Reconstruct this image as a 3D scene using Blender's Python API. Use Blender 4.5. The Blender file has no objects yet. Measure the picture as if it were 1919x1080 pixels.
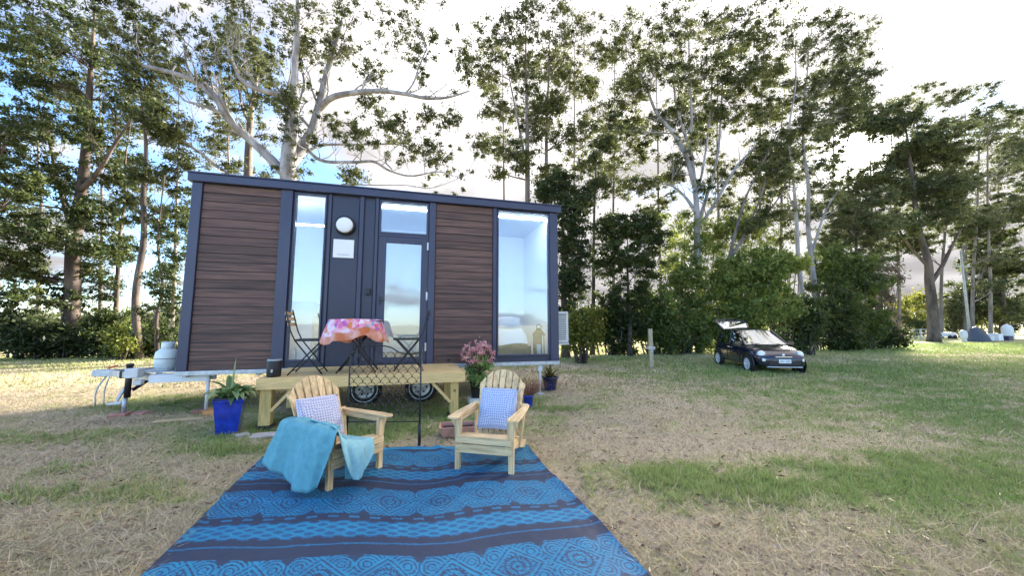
import bpy, math, random
import numpy as np
from mathutils import Vector, Matrix, Euler

# ------------------------------------------------------------------ camera, world, sun, exposure
F, PIT, EYE = 685.0, math.radians(5.756), 1.5
scene = bpy.context.scene
cam = bpy.data.objects.new('camera', bpy.data.cameras.new('camera'))
scene.collection.objects.link(cam)
cam.location = (0, 0, EYE)
cam.rotation_euler = (math.pi/2 + PIT, 0, 0)
cam.data.sensor_width = 36
cam.data.lens = 36*F/1919
cam.data.clip_start = .05
cam.data.clip_end = 3000
scene.camera = cam
scene.view_settings.view_transform = 'Standard'
scene.view_settings.look = 'None'
scene.view_settings.gamma = 1
scene.view_settings.use_curve_mapping = False
scene.view_settings.exposure = 3.05

SUN_AZ, SUN_EL = math.radians(44.7), math.radians(19.0)
SUN_DIR = Vector((math.sin(SUN_AZ)*math.cos(SUN_EL), math.cos(SUN_AZ)*math.cos(SUN_EL), math.sin(SUN_EL)))
sun = bpy.data.objects.new('sun', bpy.data.lights.new('sun', 'SUN'))
scene.collection.objects.link(sun)
sun.data.energy = 3.3
sun.data.angle = math.radians(10)
sun.data.color = (1, .92, .80)
sun.rotation_euler = (-SUN_DIR).to_track_quat('-Z', 'Y').to_euler()

world = bpy.data.worlds.new('World')
scene.world = world
world.use_nodes = True
def build_world():
    nt = world.node_tree
    n, l = nt.nodes, nt.links
    n.clear()
    out = n.new('ShaderNodeOutputWorld')
    bg = n.new('ShaderNodeBackground')
    bg.inputs['Strength'].default_value = .1
    l.new(bg.outputs[0], out.inputs[0])
    sky = n.new('ShaderNodeTexSky')
    sky.sky_type = 'NISHITA'
    sky.sun_disc = False
    sky.sun_elevation = SUN_EL
    sky.sun_rotation = SUN_AZ
    sky.air_density = 1.0
    sky.dust_density = .15
    sky.ozone_density = 2.5
    tc = n.new('ShaderNodeTexCoord')
    sep = n.new('ShaderNodeSeparateXYZ')
    l.new(tc.outputs['Generated'], sep.inputs[0])
    def m(op, a, b=None, c=None, clamp=False):
        x = n.new('ShaderNodeMath'); x.operation = op; x.use_clamp = clamp
        for i, v in enumerate((a, b, c)):
            if v is None: continue
            if isinstance(v, (int, float)): x.inputs[i].default_value = v
            else: l.new(v, x.inputs[i])
        return x.outputs[0]
    # clouds on a plane above: p = xy / (z + .18)
    zz = m('ADD', m('MAXIMUM', sep.outputs[2], 0.0), .22)
    comb = n.new('ShaderNodeCombineXYZ')
    l.new(m('DIVIDE', sep.outputs[0], zz), comb.inputs[0])
    l.new(m('DIVIDE', sep.outputs[1], zz), comb.inputs[1])
    comb.inputs[2].default_value = 3.1
    no = n.new('ShaderNodeTexNoise'); no.inputs['Scale'].default_value = 1.05
    no.inputs['Detail'].default_value = 9; no.inputs['Roughness'].default_value = .56; no.inputs['Distortion'].default_value = .25
    l.new(comb.outputs[0], no.inputs[0])
    # cover thickens towards the sun's side and the horizon
    dot = n.new('ShaderNodeVectorMath'); dot.operation = 'DOT_PRODUCT'
    l.new(tc.outputs['Generated'], dot.inputs[0]); dot.inputs[1].default_value = SUN_DIR
    side = m('MULTIPLY_ADD', dot.outputs['Value'], .26, -.03)
    hor = m('MULTIPLY', m('SUBTRACT', .21, sep.outputs[2], clamp=True), .62)
    val = m('ADD', m('ADD', no.outputs[0], side), hor)
    ramp = n.new('ShaderNodeMapRange'); ramp.interpolation_type = 'SMOOTHSTEP'
    l.new(val, ramp.inputs[0]); ramp.inputs[1].default_value = .50; ramp.inputs[2].default_value = .63
    # cloud brightness
    no2 = n.new('ShaderNodeTexNoise'); no2.inputs['Scale'].default_value = 2.3; no2.inputs['Detail'].default_value = 6
    l.new(comb.outputs[0], no2.inputs[0])
    cr = n.new('ShaderNodeMapRange'); l.new(no2.outputs[0], cr.inputs[0])
    cr.inputs[1].default_value = .35; cr.inputs[2].default_value = .65; cr.inputs[3].default_value = .80; cr.inputs[4].default_value = 1.45
    glow = m('POWER', m('MAXIMUM', dot.outputs['Value'], 0.0), 60)
    glow2 = m('POWER', m('MAXIMUM', dot.outputs['Value'], 0.0), 1500)
    cie = m('MULTIPLY_ADD', m('MAXIMUM', sep.outputs[2], 0.0), 1.75, .6)   # an overcast sky is brighter overhead
    bright = m('ADD', m('ADD', m('MULTIPLY', cr.outputs[0], cie), m('MULTIPLY', glow, .45)), m('MULTIPLY', glow2, 45.0))
    cc = n.new('ShaderNodeMix'); cc.data_type = 'RGBA'; cc.blend_type = 'MULTIPLY'; cc.inputs[0].default_value = 1
    cc.inputs[6].default_value = (1.0, .955, .965, 1)
    comb2 = n.new('ShaderNodeCombineXYZ')
    for i in range(3): l.new(bright, comb2.inputs[i])
    l.new(comb2.outputs[0], cc.inputs[7])
    skyx = n.new('ShaderNodeMix'); skyx.data_type = 'RGBA'; skyx.blend_type = 'MULTIPLY'; skyx.inputs[0].default_value = 1
    l.new(sky.outputs[0], skyx.inputs[6]); skyx.inputs[7].default_value = (.54, .60, .71, 1)
    mix = n.new('ShaderNodeMix'); mix.data_type = 'RGBA'
    l.new(ramp.outputs[0], mix.inputs[0]); l.new(skyx.outputs[2], mix.inputs[6]); l.new(cc.outputs[2], mix.inputs[7])
    l.new(mix.outputs[2], bg.inputs['Color'])
build_world()

# ------------------------------------------------------------------ helpers
C = scene.collection
CA, SA = math.cos(PIT), math.sin(PIT)
def ray(px, py):
    a = (px-959.5)/F; b = (540-py)/F
    return Vector((a, CA-b*SA, SA+b*CA))
def pw(px, py, Y):
    "point of the place that stands Y metres away in the direction of a photo pixel"
    r = ray(px, py); t = Y/r.y
    return Vector((r.x*t, Y, r.z*t+EYE))
def ground(px, py, z=0):
    r = ray(px, py); t = (z-EYE)/r.z
    return Vector((r.x*t, r.y*t, z))
HO = Vector((-5.6905, 6.2832, 0)); HYAW = math.radians(15.455)
HM = Matrix.Translation(HO) @ Matrix.Rotation(HYAW, 4, 'Z')
def HW(u, v, z=0): return HM @ Vector((u, v, z))
rnd = random.Random(11)
rng = np.random.default_rng(5)

def mat(name, color, rough=.7, metal=0, bump=0, bscale=30, var=0, vscale=6, stretch=(1, 1, 1), spec=None, coat=0, col2=None):
    m = bpy.data.materials.new(name); m.use_nodes = True
    nt = m.node_tree; n, l = nt.nodes, nt.links
    b = n['Principled BSDF']
    b.inputs['Base Color'].default_value = (*color, 1)
    b.inputs['Roughness'].default_value = rough
    b.inputs['Metallic'].default_value = metal
    if spec is not None: b.inputs['Specular IOR Level'].default_value = spec
    if coat: b.inputs['Coat Weight'].default_value = coat; b.inputs['Coat Roughness'].default_value = .05
    if bump or var:
        tc = n.new('ShaderNodeTexCoord'); mp = n.new('ShaderNodeMapping')
        mp.inputs['Scale'].default_value = stretch
        oi0 = n.new('ShaderNodeObjectInfo'); mo = n.new('ShaderNodeMath'); mo.operation = 'MULTIPLY'; mo.inputs[1].default_value = 37.0; l.new(oi0.outputs['Random'], mo.inputs[0])
        va = n.new('ShaderNodeVectorMath'); l.new(tc.outputs['Object'], va.inputs[0]); l.new(mo.outputs[0], va.inputs[1]); l.new(va.outputs[0], mp.inputs[0])
    if var:
        t = n.new('ShaderNodeTexNoise'); t.inputs['Scale'].default_value = vscale; t.inputs['Detail'].default_value = 5
        l.new(mp.outputs[0], t.inputs[0])
        r = n.new('ShaderNodeValToRGB')
        c2 = col2 or tuple(c*(1-var) for c in color)
        r.color_ramp.elements[0].position = .35; r.color_ramp.elements[1].position = .65
        r.color_ramp.elements[0].color = (*c2, 1)
        r.color_ramp.elements[1].color = (*[min(1, c*(1+var*.5)) for c in color], 1)
        l.new(t.outputs[0], r.inputs[0])
        oi = n.new('ShaderNodeObjectInfo')
        hs = n.new('ShaderNodeHueSaturation')
        mr = n.new('ShaderNodeMapRange'); mr.inputs[3].default_value = 1-var*.45; mr.inputs[4].default_value = 1+var*.45
        l.new(oi.outputs['Random'], mr.inputs[0]); l.new(mr.outputs[0], hs.inputs['Value'])
        l.new(r.outputs[0], hs.inputs['Color']); l.new(hs.outputs[0], b.inputs['Base Color'])
    if bump:
        t2 = n.new('ShaderNodeTexNoise'); t2.inputs['Scale'].default_value = bscale; t2.inputs['Detail'].default_value = 4
        l.new(mp.outputs[0], t2.inputs[0])
        bp = n.new('ShaderNodeBump'); bp.inputs['Strength'].default_value = bump; bp.inputs['Distance'].default_value = .01
        l.new(t2.outputs[0], bp.inputs['Height']); l.new(bp.outputs[0], b.inputs['Normal'])
    return m

class MB:
    def __init__(s): s.v = []; s.f = []; s.sm = []
    def add(s, vs, fs, smooth=False):
        o = len(s.v); s.v += [tuple(v) for v in vs]
        s.f += [tuple(i+o for i in f) for f in fs]; s.sm += [smooth]*len(fs)
    def box(s, c, d, rot=None, taper=None):
        x, y, z = d[0]/2, d[1]/2, d[2]/2
        vs = [Vector((i*x, j*y, k*z)) for k in (-1, 1) for j in (-1, 1) for i in (-1, 1)]
        if taper:
            for v in vs:
                if v.z > 0: v.x *= taper[0]; v.y *= taper[1]
        if rot is not None:
            R = Euler(rot).to_matrix() if not isinstance(rot, Matrix) else rot
            vs = [R @ v for v in vs]
        c = Vector(c)
        s.add([c+v for v in vs], [(0, 2, 3, 1), (4, 5, 7, 6), (0, 1, 5, 4), (2, 6, 7, 3), (0, 4, 6, 2), (1, 3, 7, 5)])
        return s
    def b2(s, a, b):  # box from min corner to max corner
        return s.box([(a[i]+b[i])/2 for i in range(3)], [abs(b[i]-a[i]) for i in range(3)])
    def bar(s, p, q, w, h, up=(0, 0, 1)):
        p, q = Vector(p), Vector(q); d = (q-p).normalized(); up = Vector(up)
        a = d.cross(up)
        if a.length < 1e-4: a = d.cross(Vector((1, 0, 0)))
        a.normalize(); b = a.cross(d).normalized()
        vs = []
        for e in (p, q):
            for i, j in ((-1, -1), (1, -1), (1, 1), (-1, 1)): vs.append(e+a*i*w/2+b*j*h/2)
        s.add(vs, [(0, 1, 2, 3), (7, 6, 5, 4), (0, 4, 5, 1), (1, 5, 6, 2), (2, 6, 7, 3), (3, 7, 4, 0)])
        return s
    def tube(s, pts, r, n=6, cap=True):
        pts = [Vector(p) for p in pts]
        rs = r if isinstance(r, (list, tuple)) else [r]*len(pts)
        o = len(s.v); ref = None
        for i, p in enumerate(pts):
            d = (pts[min(i+1, len(pts)-1)]-pts[max(i-1, 0)])
            d = d.normalized() if d.length > 1e-9 else Vector((0, 0, 1))
            if ref is None: ref = d.orthogonal().normalized()
            ref = (ref-d*ref.dot(d)); ref = ref.normalized() if ref.length > 1e-6 else d.orthogonal().normalized()
            b = d.cross(ref)
            for k in range(n):
                a = 2*math.pi*k/n
                s.v.append(tuple(p+(ref*math.cos(a)+b*math.sin(a))*rs[i]))
        for i in range(len(pts)-1):
            for k in range(n):
                s.f.append((o+i*n+k, o+i*n+(k+1) % n, o+(i+1)*n+(k+1) % n, o+(i+1)*n+k)); s.sm.append(True)
        if cap:
            s.f.append(tuple(o+k for k in reversed(range(n)))); s.sm.append(False)
            s.f.append(tuple(o+(len(pts)-1)*n+k for k in range(n))); s.sm.append(False)
        return s
    def lathe(s, prof, n=24, c=(0, 0, 0), axis='Z'):
        o = len(s.v); c = Vector(c)
        for r, z in prof:
            for k in range(n):
                a = 2*math.pi*k/n; x, y = r*math.cos(a), r*math.sin(a)
                p = Vector((x, y, z)) if axis == 'Z' else (Vector((x, z, y)) if axis == 'Y' else Vector((z, x, y)))
                s.v.append(tuple(c+p))
        for i in range(len(prof)-1):
            for k in range(n):
                s.f.append((o+i*n+k, o+i*n+(k+1) % n, o+(i+1)*n+(k+1) % n, o+(i+1)*n+k)); s.sm.append(True)
        return s
    def build(s, name, m, parent=None, bevel=0, smooth=None, local=None):
        me = bpy.data.meshes.new(name)
        me.from_pydata(s.v, [], s.f)
        me.polygons.foreach_set('use_smooth', s.sm if smooth is None else [smooth]*len(s.f))
        me.materials.append(m); me.update()
        bm_fix(me)
        o = bpy.data.objects.new(name, me); C.objects.link(o)
        if parent: o.parent = parent
        if local is not None: o.matrix_local = local
        if bevel:
            b = o.modifiers.new('bevel', 'BEVEL'); b.width = bevel; b.segments = 2; b.limit_method = 'ANGLE'
        return o
import bmesh
def bm_fix(me):
    b = bmesh.new(); b.from_mesh(me); bmesh.ops.recalc_face_normals(b, faces=b.faces); b.to_mesh(me); b.free()

def thing(name, label, cat, loc=(0, 0, 0), rotz=0, group=None):
    o = bpy.data.objects.new(name, None); C.objects.link(o)
    o.empty_display_size = .1
    o.location = loc; o.rotation_euler = (0, 0, rotz)
    o['label'] = label; o['category'] = cat
    if group: o['group'] = group
    return o
def tag(o, label, cat, group=None, kind=None):
    o['label'] = label; o['category'] = cat
    if group: o['group'] = group
    if kind: o['kind'] = kind
    return o
def place(o, u, v, z=0, rot=0):
    o.location = HW(u, v, z); o.rotation_euler = (0, 0, HYAW+rot); return o
def fast_mesh(name, verts, faces, m, parent=None, tint=None, smooth=False):
    "verts (N,3), faces (M,k) arrays"
    me = bpy.data.meshes.new(name)
    nv, (nf, k) = len(verts), faces.shape
    me.vertices.add(nv); me.vertices.foreach_set('co', np.ascontiguousarray(verts, dtype=np.float32).ravel())
    me.loops.add(nf*k); me.loops.foreach_set('vertex_index', np.ascontiguousarray(faces, dtype=np.int32).ravel())
    me.polygons.add(nf); me.polygons.foreach_set('loop_start', np.arange(0, nf*k, k, dtype=np.int32))
    if smooth: me.polygons.foreach_set('use_smooth', np.ones(nf, dtype=bool))
    if tint is not None:
        for nm, arr in (tint.items() if isinstance(tint, dict) else (('tint', tint),)):
            a = me.attributes.new(nm, 'FLOAT', 'POINT'); a.data.foreach_set('value', np.ascontiguousarray(arr, dtype=np.float32))
    me.update(calc_edges=True)
    me.materials.append(m)
    o = bpy.data.objects.new(name, me); C.objects.link(o)
    if parent: o.parent = parent
    return o
def lerp(a, b, t): return a+(b-a)*t
def crv(pts, k=6):
    "Catmull-Rom through points"
    P = [Vector(p) for p in pts]; P = [P[0]*2-P[1]]+P+[P[-1]*2-P[-2]]; out = []
    for i in range(1, len(P)-2):
        for j in range(k):
            t = j/k; a, b, c, d = P[i-1:i+3]
            out.append(.5*((2*b)+(c-a)*t+(2*a-5*b+4*c-d)*t*t+(3*b-a-3*c+d)*t**3))
    out.append(P[-2]); return out

# smooth 2-D value noise shared by ground colour and grass
_G = rng.random((256, 256)).astype(np.float32)
def vnoise(x, y, s, o=0):
    x = np.asarray(x)*s+o*17.3; y = np.asarray(y)*s+o*9.1
    xi = np.floor(x).astype(int); yi = np.floor(y).astype(int); fx = x-xi; fy = y-yi
    fx = fx*fx*(3-2*fx); fy = fy*fy*(3-2*fy)
    g = lambda a, b: _G[a % 256, b % 256]
    return (g(xi, yi)*(1-fx)+g(xi+1, yi)*fx)*(1-fy)+(g(xi, yi+1)*(1-fx)+g(xi+1, yi+1)*fx)*fy
def fbm(x, y, s, o=0, oct=4):
    t = 0; a = .5; w = 0
    for i in range(oct):
        t = t+a*vnoise(x, y, s*2**i, o+i*3); w += a; a *= .55
    return t/w

# ------------------------------------------------------------------ materials
M = {}
M['navy'] = mat('navy_steel', (.042, .048, .092), .42, bump=.05, bscale=60, var=.12, vscale=1.2)
M['navyp'] = mat('navy_panel', (.032, .037, .066), .45, bump=.06, bscale=40, var=.12, vscale=1.0)
M['clad'] = mat('brown_composite', (.125, .066, .049), .62, bump=.35, bscale=55, var=.5, vscale=3, stretch=(.5, 1, 9), col2=(.064, .038, .032))
M['galv'] = mat('galvanised_steel', (.50, .53, .56), .45, .55, bump=.1, bscale=30, var=.2, vscale=14)
M['white'] = mat('white_paint', (.78, .79, .80), .5, var=.06, vscale=3)
M['inner'] = mat('inner_white', (.82, .83, .84), .8)
M['offw'] = mat('worn_white_plastic', (.66, .67, .66), .5, var=.12, vscale=10)
M['black'] = mat('black_metal', (.012, .013, .015), .45)
M['blackp'] = mat('black_plastic', (.018, .018, .021), .55, var=.3, vscale=12)
M['matte'] = mat('matte_black', (.012, .012, .014), .9, spec=0)
M['rubber'] = mat('rubber', (.014, .014, .015), .85)
M['pine'] = mat('pine', (.74, .52, .27), .6, bump=.2, bscale=40, var=.3, vscale=4.5, stretch=(9, 9, .7), col2=(.52, .35, .17))
M['pinex'] = mat('pine_across', (.74, .53, .28), .6, bump=.2, bscale=40, var=.3, vscale=4.5, stretch=(.7, 9, 9), col2=(.54, .37, .18))
M['piney'] = mat('pine_along', (.74, .53, .28), .6, bump=.2, bscale=40, var=.3, vscale=4.5, stretch=(9, .7, 9), col2=(.54, .37, .18))
M['deck'] = mat('treated_pine', (.74, .49, .21), .62, bump=.3, bscale=36, var=.22, vscale=6, stretch=(.8, 9, 9), col2=(.62, .44, .18))
M['deckz'] = mat('treated_pine_post', (.66, .46, .17), .66, bump=.3, bscale=36, var=.25, vscale=6, stretch=(9, 9, .8), col2=(.45, .35, .13))
M['knot'] = mat('pine_knot', (.30, .13, .05), .6)
M['blue'] = mat('cobalt_glaze', (.012, .045, .42), .16, coat=.6, var=.35, vscale=8, bump=.1, bscale=25)
M['dblue'] = mat('dark_blue_glaze', (.012, .02, .09), .25, coat=.4, var=.3, vscale=8)
M['soil'] = mat('soil', (.035, .024, .016), .95, bump=.8, bscale=60, var=.4, vscale=30)
M['brick'] = mat('worn_red_brick', (.42, .20, .15), .9, bump=.5, bscale=60, var=.35, vscale=14)
M['terra'] = mat('pink_terracotta', (.56, .30, .23), .85, bump=.3, bscale=50, var=.2, vscale=10)
M['stone'] = mat('pale_paver', (.50, .46, .42), .9, bump=.4, bscale=60, var=.25, vscale=12)
M['orangew'] = mat('orange_timber', (.58, .27, .08), .7, bump=.3, bscale=40, var=.3, vscale=8)
M['tan'] = mat('tan_timber', (.55, .40, .22), .8, bump=.3, bscale=40, var=.3, vscale=8, stretch=(.6, 8, 8))
M['postw'] = mat('weathered_post', (.44, .37, .24), .8, bump=.4, bscale=40, var=.3, vscale=8, stretch=(9, 9, .8))
M['carpaint'] = mat('black_blue_paint', (.005, .008, .024), .2, coat=.8)
M['chrome'] = mat('chrome', (.75, .76, .78), .15, 1)
M['alloy'] = mat('alloy', (.66, .68, .71), .4, .25, var=.2, vscale=12)
M['lamp'] = mat('lamp_lens', (.80, .83, .86), .08, coat=1)
M['gas'] = mat('pale_green_enamel', (.72, .80, .78), .4, var=.12, vscale=6, bump=.1, bscale=12)
M['bedding'] = mat('white_bedding', (.84, .85, .87), .9, bump=.4, bscale=7)
M['grille'] = mat('grey_grille', (.28, .31, .33), .5)
M['red'] = mat('red_plastic', (.5, .06, .03), .5)
M['trunkp'] = mat('pale_gum_bark', (.34, .335, .345), .85, bump=.5, bscale=9, var=.4, vscale=2.2, stretch=(1, 1, .4), col2=(.17, .15, .145))
M['trunkd'] = mat('dark_bark', (.10, .075, .06), .9, bump=.9, bscale=10, var=.45, vscale=3, stretch=(1, 1, .3), col2=(.04, .03, .026))
M['trunkm'] = mat('grey_brown_bark', (.18, .155, .135), .9, bump=.7, bscale=10, var=.45, vscale=2.5, stretch=(1, 1, .3), col2=(.10, .08, .07))
M['poleg'] = mat('weathered_grey_green_pole', (.36, .37, .35), .8, var=.2, vscale=3)
M['towel'] = mat('teal_towel', (.13, .36, .41), .95, bump=.8, bscale=90, var=.12, vscale=14, col2=(.11, .315, .37))
M['hem'] = mat('light_teal_hem', (.25, .50, .56), .95, bump=.5, bscale=90, var=.1, vscale=14)
M['wire'] = mat('wire', (.10, .10, .10), .5, .5)
M['rusty'] = mat('rusty_brown', (.16, .08, .05), .8, var=.3, vscale=20)

def glass_mat(name, tint, refl, clear):
    m = bpy.data.materials.new(name); m.use_nodes = True
    nt = m.node_tree; n, l = nt.nodes, nt.links; n.clear()
    out = n.new('ShaderNodeOutputMaterial'); g = n.new('ShaderNodeBsdfGlossy'); g.inputs['Roughness'].default_value = .015
    g.inputs['Color'].default_value = (*tint, 1)
    t = n.new('ShaderNodeBsdfTransparent'); t.inputs['Color'].default_value = (*clear, 1)
    fr = n.new('ShaderNodeLayerWeight'); fr.inputs['Blend'].default_value = .35
    mr = n.new('ShaderNodeMapRange'); mr.inputs[3].default_value = refl; mr.inputs[4].default_value = min(1, refl+.35)
    l.new(fr.outputs['Fresnel'], mr.inputs[0])
    no = n.new('ShaderNodeTexNoise'); no.inputs['Scale'].default_value = 1.1
    tcn = n.new('ShaderNodeTexCoord'); l.new(tcn.outputs['Object'], no.inputs[0])
    bp = n.new('ShaderNodeBump'); bp.inputs['Strength'].default_value = .12; bp.inputs['Distance'].default_value = .02
    l.new(no.outputs[0], bp.inputs['Height']); l.new(bp.outputs[0], g.inputs['Normal'])
    mx = n.new('ShaderNodeMixShader')
    l.new(mr.outputs[0], mx.inputs[0]); l.new(t.outputs[0], mx.inputs[1]); l.new(g.outputs[0], mx.inputs[2])
    l.new(mx.outputs[0], out.inputs[0]); return m
M['glass'] = glass_mat('coated_window_glass', (.88, .95, 1), .115, (.88, .95, 1.0))
M['cglass'] = glass_mat('car_glass', (.95, 1, 1), .30, (.25, .30, .32))
M['wglass'] = glass_mat('windscreen_glass', (.92, .97, .95), .45, (.45, .50, .50))
M['hglass'] = glass_mat('tailgate_glass', (.95, 1, 1), .75, (.5, .55, .55))

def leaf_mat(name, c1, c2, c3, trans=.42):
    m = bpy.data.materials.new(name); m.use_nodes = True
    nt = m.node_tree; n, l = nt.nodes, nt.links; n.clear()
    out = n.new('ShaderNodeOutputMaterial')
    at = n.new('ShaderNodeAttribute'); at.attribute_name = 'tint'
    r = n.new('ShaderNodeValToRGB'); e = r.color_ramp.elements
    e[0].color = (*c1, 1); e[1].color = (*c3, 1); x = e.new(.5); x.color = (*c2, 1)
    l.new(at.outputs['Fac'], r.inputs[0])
    d = n.new('ShaderNodeBsdfPrincipled'); d.inputs['Roughness'].default_value = .5; d.inputs['Specular IOR Level'].default_value = .35
    l.new(r.outputs[0], d.inputs['Base Color'])
    t = n.new('ShaderNodeBsdfTranslucent')
    hs = n.new('ShaderNodeHueSaturation'); hs.inputs['Value'].default_value = 1.6; hs.inputs['Hue'].default_value = .485
    l.new(r.outputs[0], hs.inputs['Color']); l.new(hs.outputs[0], t.inputs[0])
    mx = n.new('ShaderNodeMixShader'); mx.inputs[0].default_value = trans
    l.new(d.outputs[0], mx.inputs[1]); l.new(t.outputs[0], mx.inputs[2]); l.new(mx.outputs[0], out.inputs[0])
    return m
M['gum'] = leaf_mat('gum_leaves', (0.031, 0.041, 0.016), (0.068, 0.086, 0.027), (0.119, 0.132, 0.040))
M['gumb'] = leaf_mat('brownish_gum_leaves', (0.037, 0.046, 0.023), (0.077, 0.098, 0.039), (0.129, 0.144, 0.063))
M['darkleaf'] = leaf_mat('dark_leaves', (0.018, 0.029, 0.010), (0.042, 0.062, 0.019), (0.086, 0.111, 0.027))
M['midleaf'] = leaf_mat('mid_green_leaves', (0.056, 0.085, 0.023), (0.123, 0.169, 0.041), (0.220, 0.260, 0.058))
M['limeleaf'] = leaf_mat('yellow_green_leaves', (0.069, 0.092, 0.015), (0.130, 0.153, 0.027), (0.207, 0.222, 0.038), .45)
M['twig'] = leaf_mat('dry_shrub', (0.091, 0.072, 0.052), (0.169, 0.130, 0.091), (0.247, 0.195, 0.130), .15)
M['plant'] = leaf_mat('strap_leaves', (0.068, 0.121, 0.047), (0.135, 0.216, 0.081), (0.324, 0.432, 0.189), .3)
M['pot2leaf'] = leaf_mat('small_green_leaves', (0.102, 0.170, 0.051), (0.204, 0.323, 0.093), (0.340, 0.476, 0.153), .3)
M['pink'] = leaf_mat('pink_flowers', (.50, .19, .19), (.70, .38, .37), (.80, .58, .54), .3)
M['drygrass'] = leaf_mat('rust_grass', (.22, .10, .06), (.38, .20, .13), (.50, .32, .22), .3)
M['olive'] = leaf_mat('olive_leaves', (.04, .05, .018), (.10, .10, .03), (.20, .17, .05), .3)

def grass_mat():
    m = bpy.data.materials.new('grass_blades'); m.use_nodes = True
    nt = m.node_tree; n, l = nt.nodes, nt.links
    b = n['Principled BSDF']; b.inputs['Roughness'].default_value = .7; b.inputs['Specular IOR Level'].default_value = .2
    ge = n.new('ShaderNodeNewGeometry'); vm = n.new('ShaderNodeVectorMath'); vm.operation = 'MULTIPLY_ADD'; l.new(ge.outputs['Normal'], vm.inputs[0]); vm.inputs[1].default_value = (.35,)*3; vm.inputs[2].default_value = (0, 0, .8)
    vn = n.new('ShaderNodeVectorMath'); vn.operation = 'NORMALIZE'; l.new(vm.outputs[0], vn.inputs[0]); l.new(vn.outputs[0], b.inputs['Normal'])
    at = n.new('ShaderNodeAttribute'); at.attribute_name = 'tint'
    r = n.new('ShaderNodeValToRGB'); e = r.color_ramp.elements
    e[0].color = (.68, .55, .38, 1); e[1].color = (.30, .42, .11, 1)
    x = e.new(.3); x.color = (.64, .56, .32, 1)
    x = e.new(.5); x.color = (.52, .52, .22, 1)
    x = e.new(.8); x.color = (.40, .47, .15, 1)
    l.new(at.outputs['Fac'], r.inputs[0])
    l.new(r.outputs[0], b.inputs['Base Color'])
    t = n.new('ShaderNodeBsdfTranslucent'); l.new(r.outputs[0], t.inputs[0])
    mx = n.new('ShaderNodeMixShader'); mx.inputs[0].default_value = .3
    l.new(b.outputs[0], mx.inputs[1]); l.new(t.outputs[0], mx.inputs[2]); l.new(mx.outputs[0], n['Material Output'].inputs[0])
    return m
M['grass'] = grass_mat()
M['litter'] = leaf_mat('dry_litter', (.10, .055, .035), (.26, .16, .10), (.55, .42, .30), .1)

# ------------------------------------------------------------------ ground
GREEN = [  # green patches: photo pixel, half sizes in metres, strength
    (1310, 905, .75, .28, .9), (1420, 925, .7, .22, .9), (1250, 885, .4, .2, .6), (1830, 895, 1.2, .4, .65), (1700, 870, 1.0, .4, .3), (1720, 900, .5, .3, .5),
    (1650, 760, 3.5, 1.6, .35), (1500, 730, 3.2, 1.0, .28), (1850, 760, 3.0, 1.8, .45), (1700, 690, 6, 2, .35), (1830, 650, 9, 3.5, 1.0), (1560, 657, 6, 1.6, .55),
    (1045, 765, .42, .2, .95), (1000, 752, .3, .2, .7), (1120, 700, 1.5, .4, .25), (1100, 675, 2.5, .8, .45),
    (80, 822, .8, .25, .75), (60, 930, .3, .12, .9), (130, 930, .3, .08, .45), (250, 925, .35, .16, .5), (290, 900, .4, .12, .35),
    (340, 755, 1.2, .5, .75), (300, 745, 1.3, .4, .5), (420, 835, .5, .18, .8), (465, 840, .35, .15, .9), (330, 800, .5, .2, .3), (220, 768, .6, .25, .5), (200, 672, 6, 1.2, .7), (110, 720, .8, .5, .45),
    (60, 690, 3, 1.2, .25), (720, 815, .6, .25, .9), (770, 790, 1.5, .5, .8), (830, 805, .6, .3, .75), (560, 800, 1.0, .4, .7), (700, 770, 2.2, .6, .6), (105, 885, .25, .1, .45), (940, 760, .8, .4, .5), (1010, 655, 3, 1., .4), (1400, 700, 3.5, 1., .25)]
BROWN = [(220, 790, .9, .22, .9), (300, 775, .5, .2, .7), (470, 880, .5, .3, .5), (1150, 690, 2.5, .8, .3), (1230, 770, 2.8, .9, .35), (1100, 830, 1.3, .5, .5), (1150, 875, .8, .3, .3),(1560, 830, 2.0, .3, .4), (1180, 650, 3.2, .8, .6), (150, 740, 1.0, .3, .4)]
_gp = [(ground(a, b), sx, sy, s) for a, b, sx, sy, s in GREEN]
_bp = [(ground(a, b), sx, sy, s) for a, b, sx, sy, s in BROWN]
def green_at(x, y):
    wx = x+(fbm(x, y, 1.2, 5)-.5)*1.0; wy = y+(fbm(x, y, 1.3, 9)-.5)*.7
    g = np.zeros_like(x)+.14; brk = -.7+3.3*fbm(x, y, 3.6, 21)
    for p, sx, sy, s in _gp:
        g = g+s*np.exp(-np.hypot((wx-p.x)/(sx*1.25), (wy-p.y)/(sy*1.3))**1.6)*.72*brk
    for p, sx, sy, s in _bp:
        g = g-s*.5*np.exp(-((wx-p.x)/sx)**2-((wy-p.y)/sy)**2)
    g = g+(fbm(x, y, .8, 2)-.5)*.8+(fbm(x, y, 4., 7)-.5)*.8+(vnoise(x, y, 14., 40)-.5)*.35+np.clip((y-9)/30, 0, .16)+np.clip((x-1)/12, 0, .27)*np.clip(1.3-fbm(x, y, .5, 31)*1.2, .2, 1)
    return np.clip(g, 0, 1)
def brown_at(x, y):
    g = np.zeros_like(x)
    for p, sx, sy, s in _bp[:4]: g = g+s*np.exp(-((x-p.x)/sx)**2-((y-p.y)/sy)**2)
    return np.clip(g+(fbm(x, y, 2.5, 12)-.55)*.7, 0, 1)
def hgt(x, y):
    far = np.clip((np.hypot(x, y)-14)/30, 0, 1)
    base = (fbm(x, y, 1.7, 4)-.5)*.045+(fbm(x, y, 7, 8)-.5)*.022-.008
    mound = .6*np.exp(-((x-39)/9)**2-((y-36.5)/1.2)**2)*(.6+.5*fbm(x, y, .6, 3))
    return base+far*(fbm(x, y, .12, 1)-.5)*.35+mound
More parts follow.
